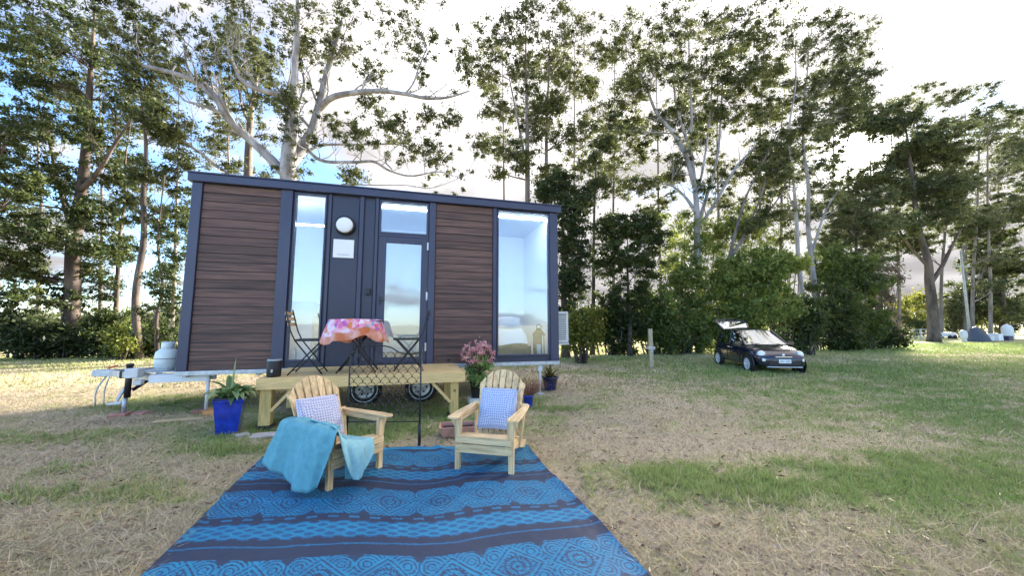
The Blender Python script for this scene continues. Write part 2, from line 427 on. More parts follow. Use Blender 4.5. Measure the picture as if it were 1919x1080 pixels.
def axis(lo, hi, step, far):
    a = list(np.arange(lo, hi, step)); s = step
    while a[-1] < far: s *= 1.16; a.append(a[-1]+s)
    s = step; b = []
    x = lo
    while x > -far: s *= 1.16; x -= s; b.append(x)
    return np.array(b[::-1]+a)
xs = axis(-9, 11, .06, 900); ys = axis(1.6, 13.5, .06, 900)
X, Y = np.meshgrid(xs, ys)
Z = hgt(X, Y)
nx, ny = len(xs), len(ys)
idx = np.arange(nx*ny).reshape(ny, nx)
fc = np.stack([idx[:-1, :-1], idx[:-1, 1:], idx[1:, 1:], idx[1:, :-1]], -1).reshape(-1, 4)
def ground_mat():
    m = bpy.data.materials.new('paddock_ground'); m.use_nodes = True
    nt = m.node_tree; n, l = nt.nodes, nt.links
    b = n['Principled BSDF']; b.inputs['Roughness'].default_value = .95; b.inputs['Specular IOR Level'].default_value = .15
    at = n.new('ShaderNodeAttribute'); at.attribute_name = 'tint'
    ab = n.new('ShaderNodeAttribute'); ab.attribute_name = 'brown'
    tc = n.new('ShaderNodeTexCoord')
    no = n.new('ShaderNodeTexNoise'); no.inputs['Scale'].default_value = 16; no.inputs['Detail'].default_value = 8; no.inputs['Roughness'].default_value = .7
    l.new(tc.outputs['Object'], no.inputs[0])
    ma = n.new('ShaderNodeMath'); ma.operation = 'MULTIPLY_ADD'; l.new(no.outputs[0], ma.inputs[0]); ma.inputs[1].default_value = .55
    ms = n.new('ShaderNodeMath'); ms.operation = 'SUBTRACT'; l.new(at.outputs['Fac'], ms.inputs[0]); ms.inputs[1].default_value = .27
    l.new(ms.outputs[0], ma.inputs[2])
    r = n.new('ShaderNodeValToRGB'); e = r.color_ramp.elements
    e[0].color = (.60, .48, .34, 1); e[1].color = (.25, .33, .11, 1)
    x = e.new(.3); x.color = (.56, .48, .28, 1)
    x = e.new(.55); x.color = (.44, .44, .19, 1)
    l.new(ma.outputs[0], r.inputs[0])
    mb = n.new('ShaderNodeMix'); mb.data_type = 'RGBA'; l.new(ab.outputs['Fac'], mb.inputs[0]); l.new(r.outputs[0], mb.inputs[6]); mb.inputs[7].default_value = (.21, .125, .085, 1)
    no2 = n.new('ShaderNodeTexNoise'); no2.inputs['Scale'].default_value = 60; no2.inputs['Detail'].default_value = 5
    l.new(tc.outputs['Object'], no2.inputs[0])
    hv = n.new('ShaderNodeHueSaturation'); mr = n.new('ShaderNodeMapRange'); mr.inputs[1].default_value = .3; mr.inputs[2].default_value = .7; mr.inputs[3].default_value = .55; mr.inputs[4].default_value = 1.4
    l.new(no2.outputs[0], mr.inputs[0]); l.new(mr.outputs[0], hv.inputs['Value']); l.new(mb.outputs[2], hv.inputs['Color'])
    l.new(hv.outputs[0], b.inputs['Base Color'])
    bp = n.new('ShaderNodeBump'); bp.inputs['Strength'].default_value = .8; bp.inputs['Distance'].default_value = .03
    l.new(no.outputs[0], bp.inputs['Height']); l.new(bp.outputs[0], b.inputs['Normal'])
    return m
M['ground'] = ground_mat()
g = fast_mesh('ground', np.stack([X, Y, Z], -1).reshape(-1, 3), fc, M['ground'], tint={'tint': green_at(X, Y).ravel(), 'brown': brown_at(X, Y).ravel()}, smooth=True)
g['kind'] = 'structure'

def leaf_quads(Cn, L, W, droop=.0, flat=0):
    "Cn (N,3) centres, L/W lengths -> verts, faces of rhombus leaves"
    n = len(Cn)
    d = rng.normal(size=(n, 3)); d[:, 2] = d[:, 2]*(1-flat)-droop; d /= np.linalg.norm(d, axis=1, keepdims=True)
    e = rng.normal(size=(n, 3)); s = np.cross(d, e); s /= np.linalg.norm(s, axis=1, keepdims=True)+1e-9
    L = (L*(.45+1.1*rng.random(n)))[:, None]; W = (W*(.6+.8*rng.random(n)))[:, None]
    V = np.stack([Cn-d*L/2, Cn+s*W/2, Cn+d*L/2, Cn-s*W/2], 1).reshape(-1, 3)
    return V, np.arange(4*n).reshape(-1, 4)
# rug corners (set here as grass stays off it)
RUG = [HW(2.26, -2.50), HW(5.22, -3.12), HW(5.22, -6.3), HW(2.36, -6.0)]
def in_quad(x, y, q, pad=.02):
    ok = np.ones_like(x, dtype=bool)
    for i in range(4):
        a, b = q[i], q[(i+1) % 4]
        cr = (b.x-a.x)*(y-a.y)-(b.y-a.y)*(x-a.x)
        ok &= cr < pad*math.hypot(b.x-a.x, b.y-a.y)
    return ok

def blades():
    V, Fc, T = [], [], []
    def batch(N, ymin, ymax, hscale, wid, flat):
        # sample evenly over the visible wedge, denser nearby
        y = ymin*(ymax/ymin)**rng.random(N)
        x = (rng.random(N)*2-1)*1.5*y
        g = green_at(x, y)
        keep = rng.random(N) < np.clip(.35+g*1.3, 0, 1) if not flat else rng.random(N) < np.clip(1.1-g, .1, 1)
        keep &= ~in_quad(x, y, RUG)
        x, y, g = x[keep], y[keep], g[keep]; n = len(x)
        z = hgt(x, y)
        a = rng.random(n)*2*np.pi
        if flat:
            L = (.03+.06*rng.random(n))*hscale; el = rng.random(n)*.5
            t = np.clip(rng.normal(.10, .12, n), 0, .5)
        else:
            L = (.015+.03*rng.random(n)+.055*np.clip(g-.45, 0, 1))*hscale; el = .5+rng.random(n)*1.0
            t = np.clip(g*.95+rng.normal(0, .16, n), 0, 1)
        w = wid*(.6+.8*rng.random(n))*np.clip(y/4, .8, 4)
        dx = np.cos(a)*np.cos(el)*L; dy = np.sin(a)*np.cos(el)*L; dz = np.sin(el)*L
        b = rng.random(n)*2*np.pi; sx = np.cos(b)*w; sy = np.sin(b)*w
        p0 = np.stack([x-sx, y-sy, z-.003], -1); p1 = np.stack([x+sx, y+sy, z-.003], -1); p2 = np.stack([x+dx, y+dy, z+dz+.004], -1)
        o = sum(len(q) for q in V)
        V.append(np.stack([p0, p1, p2], 1).reshape(-1, 3)); Fc.append(np.arange(o, o+3*n).reshape(-1, 3)); T.append(np.repeat(t, 3))
    batch(280000, 2.1, 9, 1.0, .0035, False)
    batch(180000, 2.1, 9, 1.0, .004, True)
    batch(160000, 9, 30, 1.9, .006, False)
    batch(60000, 2.1, 10, 2.2, .0055, True)
    o = fast_mesh('grass', np.concatenate(V), np.concatenate(Fc), M['grass'], tint=np.concatenate(T))
    tag(o, 'short patchy lawn of green blades and dry straw over the paddock', 'grass', kind='stuff')
blades()
def tufts():
    # thick clumps in the lush patches
    cs = [(1310, 905, .7, .25, 300), (1420, 930, .6, .2, 220), (1250, 890, .3, .15, 90), (1840, 895, 1.1, .4, 260), (1045, 768, .38, .14, 150), (80, 822, .7, .2, 150), (60, 930, .25, .1, 70), (465, 840, .3, .12, 70), (420, 842, .3, .1, 60), (720, 812, .5, .2, 120), (775, 795, 1.2, .35, 200), (240, 925, .3, .12, 60), (345, 755, .9, .35, 160), (1750, 880, .8, .3, 90), (560, 795, .8, .3, 120), (220, 765, .5, .2, 60),(1120, 700, .8, .2, 60),(1560, 770, 2, .8, 120),(100, 880, .2,.1,30)]
    V, T = [], []
    for px, py, sx, sy, n in cs:
        c = ground(px, py)
        for k in range(n):
            x = c.x+rng.normal()*sx*.8; y = c.y+rng.normal()*sy*.85
            if in_quad(np.array([x]), np.array([y]), RUG, .05)[0]: continue
            z = float(hgt(np.array([x]), np.array([y]))[0]); h = .035+.06*rng.random()*(1 if py > 700 else 1.6); m = 16
            a = rng.random(m)*2*np.pi; lean = .2+rng.random(m)*.9; L = h*(.6+.7*rng.random(m))
            bx = x+rng.normal(size=m)*.018; by = y+rng.normal(size=m)*.018
            w = .0035
            p0 = np.stack([bx-np.sin(a)*w, by+np.cos(a)*w, np.full(m, z-.003)], -1)
            p1 = np.stack([bx+np.sin(a)*w, by-np.cos(a)*w, np.full(m, z-.003)], -1)
            p2 = np.stack([bx+np.cos(a)*L*np.sin(lean), by+np.sin(a)*L*np.sin(lean), z+L*np.cos(lean)], -1)
            V.append(np.stack([p0, p1, p2], 1).reshape(-1, 3)); T.append(np.repeat(np.clip(rng.normal(.82, .16, m), .3, 1), 3))
    V = np.concatenate(V)
    o = fast_mesh('grass_tufts', V, np.arange(len(V)).reshape(-1, 3), M['grass'], tint=np.concatenate(T))
    tag(o, 'lush green tufts growing in patches among the dry grass', 'grass', kind='stuff')
tufts()
def litter():
    n = 9000; y = 2.1*(12/2.1)**rng.random(n); x = (rng.random(n)*2-1)*1.5*y; k = (rng.random(n) < .35+.9*fbm(x, y, .9, 50)**2) & ~in_quad(x, y, RUG); x, y = x[k], y[k]; n = len(x)
    z = hgt(x, y)+.012+.012*rng.random(n)
    V, Fc = leaf_quads(np.stack([x, y, z], -1), .055, .016, 0, .85)
    o = fast_mesh('leaf_litter', V, Fc, M['litter'], tint=np.repeat(rng.random(n), 4)); tag(o, 'fallen dry gum leaves and twigs scattered over the grass', 'leaf litter', kind='stuff')
litter()
#PART2
# ------------------------------------------------------------------ tiny house on a trailer
def tiny_house():
    t = thing('tiny_house', 'dark navy tiny house on a trailer with brown cladding boards and tall windows', 'tiny house', HO, HYAW)
    L, D, Z0, Z1 = 6.98, 2.4, .715, 4.04
    # front wall between the openings
    w = MB()
    for a, b in ((.155, 1.63), (2.19, 3.15), (4.12, 5.58)): w.b2((a, .06, Z0), (b, .13, 4.04))
    w.b2((1.63, .06, Z0), (2.19, .13, .83)); w.b2((5.58, .06, Z0), (6.79, .13, .83)); w.b2((3.15, .06, Z0), (4.12, .13, .75))
    w.build('front_wall', M['navyp'], t)
    w = MB(); w.b2((0, .135, Z0), (.07, D, 4.04)); w.b2((L-.07, .135, Z0), (L, D, 4.04)); w.b2((.07, D-.07, Z0), (L-.07, D, 4.04))
    w.build('side_wall', M['navyp'], t)
    w = MB(); w.b2((.075, D-.10, .8), (L-.075, D-.075, 4.03)); w.b2((.075, .14, .8), (.10, D-.105, 4.03)); w.b2((L-.10, .14, .8), (L-.075, D-.105, 4.03))
    w.b2((.105, .14, 3.99), (L-.105, D-.105, 4.03))
    w.b2((2.0, .9, .8), (2.04, D-.105, 3.985)); w.b2((4.6, .5, .8), (4.64, D-.105, 3.985))
    w.build('interior_wall', M['inner'], t)
    MB().b2((.075, .135, .735), (L-.075, D-.08, .795)).build('floor', M['tan'], t)
    # trims
    def trim(a, b, z0=Z0, z1=4.038, v=0.0, d=.06, m='navy'): MB().b2((a, v, z0), (b, d-.002, z1)).build('corner_trim', M[m], t, bevel=.006)
    trim(0, .155, d=.135); trim(6.79, L, d=.135); trim(1.405, 1.60); trim(2.225, 2.275, v=.012); trim(2.79, 2.865); trim(3.085, 3.14, v=.004); trim(4.135, 4.262); trim(5.485, 5.565)
    MB().b2((2.29, .035, Z0+.01), (2.775, .057, 4.0)).build('flat_panel', M['navyp'], t, bevel=.004)
    MB().b2((2.88, .04, Z0+.01), (3.07, .057, 3.99)).build('flat_panel', M['navyp'], t, bevel=.004)
    # cladding boards
    def boards(a, b):
        n = 21; h = (4.035-Z0)/n
        proto = MB().b2((-(b-a)/2, 0, .005), ((b-a)/2, .022, h-.007))
        o = proto.build('cladding_board', M['clad'], t, bevel=.004)
        for i in range(n):
            q = o if i == 0 else o.copy()
            if i: C.objects.link(q)
            q.location = ((a+b)/2+rnd.uniform(-.002, .002), .034+rnd.uniform(-.003, .002), Z0+i*h)
    boards(.162, 1.398); boards(4.270, 5.478)
    MB().lathe([(0, 0), (.03, 0), (.03, .03), (.02, .04), (0, .04)], 12, (4.57, .03, .79), 'Y').build('drain_cap', M['black'], t)
    # windows
    def window(a, b, z0, z1, fw=.03, name='window', bar=None, fv=.02):
        f = MB(); f.b2((a, fv, z0), (a+fw, .12, z1)); f.b2((b-fw, fv, z0), (b, .12, z1)); f.b2((a+fw, fv, z0), (b-fw, .12, z0+fw)); f.b2((a+fw, fv, z1-fw), (b-fw, .12, z1))
        o = f.build(name, M['navy'], t, bevel=.004)
        MB().b2((a+fw, .07, z0+fw), (b-fw, .076, z1-fw)).build('pane', M['glass'], o)
        return o
    window(1.632, 2.188, .832, 4.02); window(5.582, 6.788, .832, 4.02); window(3.152, 4.118, 3.32, 4.02, .04)
    # door
    dr = MB(); a, b, z0, z1 = 3.155, 4.115, .755, 3.27
    dr.b2((a, .03, z0), (a+.15, .085, z1)); dr.b2((b-.13, .03, z0), (b, .085, z1)); dr.b2((a+.15, .03, z0), (b-.13, .085, z0+.11)); dr.b2((a+.15, .03, z1-.13), (b-.13, .085, z1))
    d = dr.build('door', M['navy'], t, bevel=.006)
    MB().b2((a+.15, .055, z0+.11), (b-.13, .061, z1-.13)).build('pane', M['glass'], d)
    h = MB(); h.b2((a+.05, .0, 1.90), (a+.075, .03, 2.05)); h.bar((a+.062, -.012, 1.98), (a+.16, -.012, 1.98), .016, .016); h.build('handle', M['black'], d)
    for z in (.98, 2.0, 3.02): MB().b2((b-.02, .0, z), (b+.012, .03, z+.16)).build('hinge', M['galv'], d)
    MB().b2((3.152, .03, 3.275), (4.118, .10, 3.318)).build('transom_bar', M['navy'], t)
    lk = MB(); lk.b2((2.955, -.03, 2.08), (3.04, .038, 2.20)); lk.build('lock_box', M['black'], t, bevel=.01)
    # roof edge
    MB().b2((-.05, -.06, 4.042), (7.05, D+.05, 4.185)).build('fascia', M['navy'], t, bevel=.01)
    MB().b2((-.062, -.075, 4.188), (7.062, D+.06, 4.215)).build('roof', M['navy'], t, bevel=.004)
    # chassis
    c = MB(); c.b2((-.02, .01, .635), (7.0, .06, .71)); c.b2((.0, .9, .55), (7.0, .98, .70)); c.b2((.0, 1.9, .55), (7.0, 1.98, .70))
    for x in (.1, 1.2, 2.4, 3.6, 4.8, 6.0, 6.9): c.b2((x-.03, .065, .60), (x+.03, 2.2, .70))
    c.build('chassis', M['galv'], t, bevel=.004)
    MB().b2((2.5, .10, .48), (4.7, .50, .545)).build('mudguard', M['blackp'], t)
    for u in (3.0, 4.05):
        ty = MB().lathe([(.17, -.09), (.28, -.10), (.31, -.085), (.315, 0), (.31, .085), (.28, .10), (.17, .09)], 32, (0, 0, 0), 'Y').build('wheel', M['rubber'], t)
        ty.location = (u, .16, .262)
        r = MB(); r.lathe([(0, -.055), (.05, -.06), (.06, -.045), (.17, -.045), (.20, -.075), (.23, -.101), (.24, -.097), (.24, -.02), (0, -.02)], 32, (0, 0, 0), 'Y')
        ro = r.build('rim', M['alloy'], ty)
        for k in range(6):
            a = k*math.pi/3; MB().lathe([(0, -.001), (.022, -.001), (.022, .004)], 10, (.105*math.cos(a), -.049, .105*math.sin(a)), 'Y').build('rim_hole', M['rubber'], ty)
    # drawbar at the left end: A-frame, deck plate, jacks
    A = MB()
    A.bar((.5, .22, .60), (-.45, .25, .60), .06, .12); A.bar((-.45, .25, .60), (-1.55, 1.12, .60), .06, .11)
    A.bar((.2, 2.2, .60), (-1.55, 1.28, .60), .06, .11); A.build('drawbar', M['galv'], t, bevel=.004)
    MB().b2((-.75, .25, .672), (-.02, 1.9, .69)).build('drawbar_plate', M['galv'], t)
    A = MB(); A.bar((-.45, .18, .58), (.42, .18, .58), .02, .13); A.build('side_plate', M['white'], t, bevel=.004)
    A = MB(); A.box((-1.68, 1.2, .60), (.34, .12, .13)); A.lathe([(0, -.05), (.05, -.04), (.065, 0), (.05, .05), (0, .06)], 12, (-1.83, 1.2, .60)); A.build('coupling', M['galv'], t, bevel=.01)
    A = MB(); A.bar((-1.62, 1.16, .69), (-1.48, 1.14, .735), .03, .03); A.build('coupling_lever', M['red'], t)
    A = MB(); A.box((-1.18, .85, .60), (.13, .1, .14)); A.build('brake_cylinder', M['black'], t, bevel=.02)
    A = MB(); A.tube([(-.75, .22, .28), (-.75, .22, .80)], .045, 12); A.lathe([(0, 0), (.05, 0), (.055, .04), (0, .05)], 12, (-.75, .22, .80)); j = A.build('jockey_jack', M['black'], t)
    MB().tube([(-.765, .21, .02), (-.765, .21, .30)], .032, 12).build('jack_tube', M['galv'], j)
    MB().bar((-.70, .25, .40), (-.48, .55, .66), .035, .05).build('jack_brace', M['black'], t)
    A = MB(); A.box((-.66, .20, .69), (.19, .2, .16)); A.box((-.60, .2, .53), (.12, .1, .09)); A.build('battery_box', M['offw'], t, bevel=.015)
    A = MB(); A.bar((-.80, .24, .45), (-.92, .28, .22), .03, .05); A.bar((-.92, .28, .20), (-.80, .2, .20), .05, .03); A.bar((-1.06, .34, .17), (-.82, .24, .19), .07, .03); A.build('jack_foot', M['offw'], t, bevel=.006)
    A = MB(); A.tube([(.43, .13, .02), (.43, .13, .60)], .028, 10); A.box((.43, .13, .012), (.16, .14, .02)); A.build('stabiliser_leg', M['offw'], t)
    A = MB(); A.tube([(6.55, .06, .04), (6.55, .06, .64)], .022, 10); A.box((6.55, .06, .56), (.10, .06, .12)); A.box((6.55, .06, .02), (.14, .12, .02)); A.build('stabiliser_leg', M['offw'], t)
    # chains
    for du in (0, .12):
        A = MB(); pts = [(-1.55-du, 1.1+du, .56), (-1.62-du, 1.12, .30), (-1.60-du, 1.1, .02)]
        A.tube(crv(pts, 5), .012, 5); A.build('safety_chain', M['galv'], t)
    # locker at the left end
    A = MB(); A.b2((-.22, .45, .74), (-.004, 1.3, 2.12)); lo = A.build('end_locker', M['navyp'], t, bevel=.01)
    for z in (1.0, 1.3, 1.6, 1.9):
        MB().b2((-.228, .44, z), (-.02, .449, z+.012)).build('shelf_edge', M['grille'], lo)
    return t
house = tiny_house()
def at_house(o, u=0, v=0, z=0, rot=0): return place(o, u, v, z, rot)

# wall light, sign
t = thing('wall_light', 'round white bulkhead light with a black rim widened for its shadow on the navy panel', 'wall light'); at_house(t, 2.535, .033, 3.42)
MB().lathe([(0, 0), (.185, 0), (.188, -.02), (.185, -.08), (.165, -.095), (.14, -.10)], 32, (0, 0, 0), 'Y').build('rim', M['black'], t)  # black rim, widened to stand in for the shadow beneath the light
MB().lathe([(.150, -.09), (.148, -.115), (.12, -.135), (.06, -.147), (0, -.15)], 32, (0, 0, 0), 'Y').build('diffuser', M['inner'], t)
t = thing('wall_sign', 'square white sign below the round light on the navy panel', 'sign'); at_house(t, 2.522, .033, 2.97)
MB().b2((-.185, -.02, -.18), (.185, 0, .18)).build('board', M['inner'], t, bevel=.004)
A = MB()
x = -.10
for i in range(11):
    wd = rnd.choice((.008, .012, .015)); A.b2((x, -.0225, -.125+rnd.uniform(-.004, .004)), (x+wd, -.0205, -.11+rnd.uniform(-.003, .004))); x += wd+.008
A.build('faint_lettering', M['grille'], t)

# air conditioner on the right end
t = thing('air_conditioner', 'white outdoor air conditioner box fixed to the right end of the tiny house', 'air conditioner'); at_house(t, 6.985, .62, 1.02)
MB().b2((.03, .02, .06), (.50, .75, .80)).build('casing', M['offw'], t, bevel=.015)
f = MB(); f.b2((.03, 0, .06), (.07, .019, .80)); f.b2((.44, 0, .06), (.50, .019, .80)); f.b2((.07, 0, .06), (.44, .019, .12)); f.b2((.07, 0, .75), (.44, .019, .80)); f.build('front_frame', M['offw'], t)
MB().b2((.072, .012, .122), (.438, .018, .748)).build('recess', M['grille'], t)
lv = MB().b2((.075, -.002, 0), (.435, .010, .018)).build('louvre', M['offw'], t)
for i in range(11):
    q = lv if i == 0 else lv.copy()
    if i: C.objects.link(q)
    q.location = (0, 0, .15+i*.052)
MB().b2((.0, .0, 0), (.52, .78, .045)).build('bracket', M['offw'], t, bevel=.01)

# interior seen through the glass
t = thing('bed', 'white made bed on a dark base behind the tall right window', 'bed'); at_house(t, 0, 0, 0)
MB().b2((4.75, .28, .80), (6.35, 2.2, 1.07)).build('base', M['matte'], t, bevel=.01)
for x in (4.9, 5.5, 6.0): MB().b2((x, .262, .84), (x+.42, .278, 1.03)).build('drawer', M['matte'], t, bevel=.005)
A = MB(); nu, nv = 26, 26
for i in range(nu):
    for j in range(nv):
        u = i/(nu-1); v = j/(nv-1); e = min(u, 1-u, v, 1-v)
        z = 1.38-.32*max(0, 1-e*14)**1.5+.02*math.sin(u*9+v*5)+.015*math.sin(v*17-u*6)
        A.v.append((4.74+u*1.64, .27+v*1.95, z))
for i in range(nu-1):
    for j in range(nv-1):
        A.f.append((i*nv+j, (i+1)*nv+j, (i+1)*nv+j+1, i*nv+j+1)); A.sm.append(True)
A.build('duvet', M['bedding'], t)
def pillow_mesh(w, h, d, n=12, pinch=.25):
    A = MB()
    for s in (1, -1):
        o = len(A.v)
        for i in range(n+1):
            for j in range(n+1):
                a = i/n*2-1; b = j/n*2-1
                r = max(0, (1-a**2))*max(0, (1-b**2))
                k = 1-pinch*.3*(abs(a)**2)*(1-abs(b)**2)*.4
                A.v.append((a*w/2*(1-.05*(1-b*b)*0), s*d/2*r**.42, b*h/2*(1-.06*(1-abs(a)**2)*0)))
        for i in range(n):
            for j in range(n):
                A.f.append((o+i*(n+1)+j, o+(i+1)*(n+1)+j, o+(i+1)*(n+1)+j+1, o+i*(n+1)+j+1)); A.sm.append(True)
    return A
for (u, v, w, lab, rx, rz) in ((5.55, 1.0, .5, 'plump white pillow standing on the left side of the bed', -.5, .2), (6.15, 1.15, .55, 'low white pillow lying on the right side of the bed', -.9, -.2)):
    o = pillow_mesh(w, .36, .2).build('pillow', M['bedding']); o.location = HW(u, v, 1.56); o.rotation_euler = (rx, 0, HYAW+rz)
    tag(o, lab, 'pillow', 'pillows on the bed')
t = thing('lantern', 'black hooded lantern standing inside the tall right window', 'lantern'); at_house(t, 6.60, .26, .80)
A = MB(); A.box((0, 0, .02), (.24, .2, .04)); A.box((0, 0, .48), (.24, .2, .03))
for i in (-1, 1):
    for j in (-1, 1): A.box((i*.095, j*.08, .25), (.018, .018, .44))
A.build('frame', M['matte'], t)
A = MB(); A.lathe([(.15, .50), (.05, .60), (.03, .63), (0, .63)], 4); A.build('hood', M['matte'], t)
A = MB(); A.tube(crv([(-.05, 0, .60), (-.05, 0, .68), (0, 0, .71), (.05, 0, .68), (.05, 0, .60)], 4), .007, 6); A.build('handle', M['matte'], t)
MB().box((0, .07, .25), (.17, .012, .43)).build('back_panel', M['matte'], t)
MB().lathe([(0, .04), (.045, .04), (.045, .26), (0, .265)], 14).build('candle', M['offw'], t)
t = thing('cabinet', 'white kitchen cabinet seen through the narrow left window', 'cabinet'); at_house(t, 0, 0, 0)
MB().b2((1.45, .35, .80), (1.98, .85, 1.95)).build('carcass', M['white'], t, bevel=.004)
MB().b2((1.46, .333, .83), (1.97, .348, 1.92)).build('door', M['white'], t, bevel=.003)

def light_strip(u0, u1, z, lab):
    m = bpy.data.materials.new('lit_strip'); m.use_nodes = True; n = m.node_tree.nodes; n.clear(); e = n.new('ShaderNodeEmission'); o = n.new('ShaderNodeOutputMaterial')
    e.inputs[0].default_value = (.95, .98, 1, 1); e.inputs[1].default_value = 8; m.node_tree.links.new(e.outputs[0], o.inputs[0])
    o = MB().b2((u0, .36, z), (u1, .385, z+.025)).build('light_strip', m); o.matrix_world = HM; tag(o, lab, 'strip light')
light_strip(3.05, 4.55, 3.955, 'lit white strip under the ceiling behind the glass above the door')
light_strip(4.7, 6.80, 3.955, 'lit white strip under the ceiling behind the tall right window')
light_strip(.3, 2.25, 3.47, 'lit white strip across the upper part of the narrow left window')
# gas bottle
t = thing('gas_bottle', 'pale green gas bottle standing on the drawbar at the left end', 'gas bottle'); at_house(t, -.40, .52, .692)
MB().lathe([(.0, .03), (.13, .03), (.165, .06), (.168, .20)], 28).build('lower_shell', M['gas'], t)
MB().lathe([(.163, .202), (.163, .215)], 28).build('seam', M['grille'], t)
MB().lathe([(.168, .217), (.168, .27), (.155, .325), (.11, .37), (.05, .39), (0, .395)], 28).build('upper_shell', M['gas'], t)
MB().lathe([(.115, .0), (.12, 0), (.12, .035), (.115, .035)], 24).build('foot_ring', M['gas'], t)
A = MB(); A.lathe([(.085, .36), (.095, .36), (.09, .50), (.083, .50), (.085, .36)], 24); A.build('collar', M['gas'], t)
MB().lathe([(.02, .39), (.02, .44), (.035, .445), (.035, .47), (0, .475)], 12).build('valve', M['chrome'], t)

# pavers and bricks under the jacks
def brick(u, v, z, s, r, m, name, lab, cat, grp=None, e=.008):
    o = MB().box((0, 0, s[2]/2), s).build(name, M[m], bevel=e); place(o, u, v, z, r); tag(o, lab, cat, grp); return o
brick(-.80, .20, -.012, (.23, .22, .05), .1, 'brick', 'brick', 'worn red brick under the black jockey jack', 'brick', 'bricks under the jacks')
brick(-.52, .22, -.012, (.20, .20, .045), -.3, 'brick', 'brick', 'worn red brick just right of the jockey jack', 'brick', 'bricks under the jacks')
brick(.33, .12, -.012, (.20, .20, .05), .4, 'brick', 'brick', 'worn red brick left of the white stabiliser leg', 'brick', 'bricks under the jacks')
brick(.55, .02, -.012, (.12, .22, .08), .2, 'orangew', 'timber_offcut', 'upright orange timber offcut behind the blue planter', 'timber', 'loose timber beside the blue planter')
brick(.66, -.20, -.01, (.26, .10, .09), -.25, 'orangew', 'timber_offcut', 'orange timber offcut lying against the blue planter', 'timber', 'loose timber beside the blue planter')
brick(.35, -.45, -.005, (.62, .13, .025), .12, 'tan', 'timber_plank', 'thin pale plank lying in the grass left of the blue planter', 'plank', 'loose timber beside the blue planter')

# ------------------------------------------------------------------ timber deck
def deck():
    t = thing('timber_deck', 'low pine deck in front of the tiny house door', 'deck'); at_house(t)
    u0, u1, v0, v1, z = 1.70, 4.70, -1.45, -.02, .73
    n = 15; w = (v1-v0-.045)/n
    o = MB().b2((u0+.01, 0, 0), (u1-.01, w-.008, .03)).build('deck_board', M['deck'], t, bevel=.003)
    for i in range(n):
        q = o if i == 0 else o.copy()
        if i: C.objects.link(q)
        q.location = (rnd.uniform(-.004, .004), v0+.047+i*w, z-.032+rnd.uniform(-.001, .001))
    MB().b2((u0, v0, z-.165), (u1, v0+.042, z-.001)).build('front_beam', M['deck'], t, bevel=.005)
    MB().b2((u0, v0+.044, z-.165), (u0+.042, v1, z-.034)).build('side_beam', M['deck'], t, bevel=.004)
    MB().b2((u1-.042, v0+.044, z-.165), (u1, v1, z-.034)).build('side_beam', M['deck'], t, bevel=.004)
    for x in np.linspace(u0+.6, u1-.6, 4): MB().b2((x-.02, v0+.044, z-.16), (x+.02, v1, z-.034)).build('joist', M['deckz'], t)
    for x, y, ww in ((u0+.115, v0+.13, .15), (u1-.16, v0+.13, .13), (u0+.115, v1-.12, .12), (u1-.16, v1-.12, .12)):
        p = MB().b2((x-ww/2, y-ww/2, .05), (x+ww/2, y+ww/2, z-.167)).build('post', M['deckz'], t, bevel=.006)
        if y < -1: MB().b2((x-.11, y-.10, -.01), (x+.11, y+.10, .048)).build('post_shoe', M['black'], p, bevel=.01)
    MB().bar((u0+.19, v0+.09, .25), (u0+.46, v0+.09, z-.17), .045, .085, up=(0, 1, 0)).build('brace', M['deck'], t, bevel=.004)
    MB().bar((u1-.225, v0+.09, .24), (u1-.52, v0+.09, z-.17), .045, .085, up=(0, 1, 0)).build('brace', M['deck'], t, bevel=.004)
    MB().lathe([(0, 0), (.02, 0), (.024, .004)], 10, (u1-.16, v0+.0625, .42), 'Y').build('knot', M['knot'], t)
deck()
brick(1.95, -1.72, -.008, (.34, .2, .03), .1, 'stone', 'paver', 'pale paver in the grass right of the left deck post foot', 'paver', 'pale pavers by the left deck post')
brick(1.66, -1.68, -.008, (.16, .14, .04), .6, 'stone', 'paver', 'small pale paver just in front of the left deck post foot', 'paver', 'pale pavers by the left deck post')

t = thing('portable_speaker', 'black cylinder with a small pale mark standing on the left end of the deck', 'speaker'); at_house(t, 1.865, -1.27, .73)
MB().lathe([(0, 0), (.085, 0), (.095, .015), (.098, .13), (.095, .24), (.085, .26), (.075, .255), (0, .25)], 24).build('body', M['blackp'], t)
MB().lathe([(.0965, .235), (.0985, .245), (.088, .263)], 24).build('top_ring', M['grille'], t)
MB().b2((-.012, -.1005, .07), (.012, -.0975, .115)).build('pale_mark', M['galv'], t)

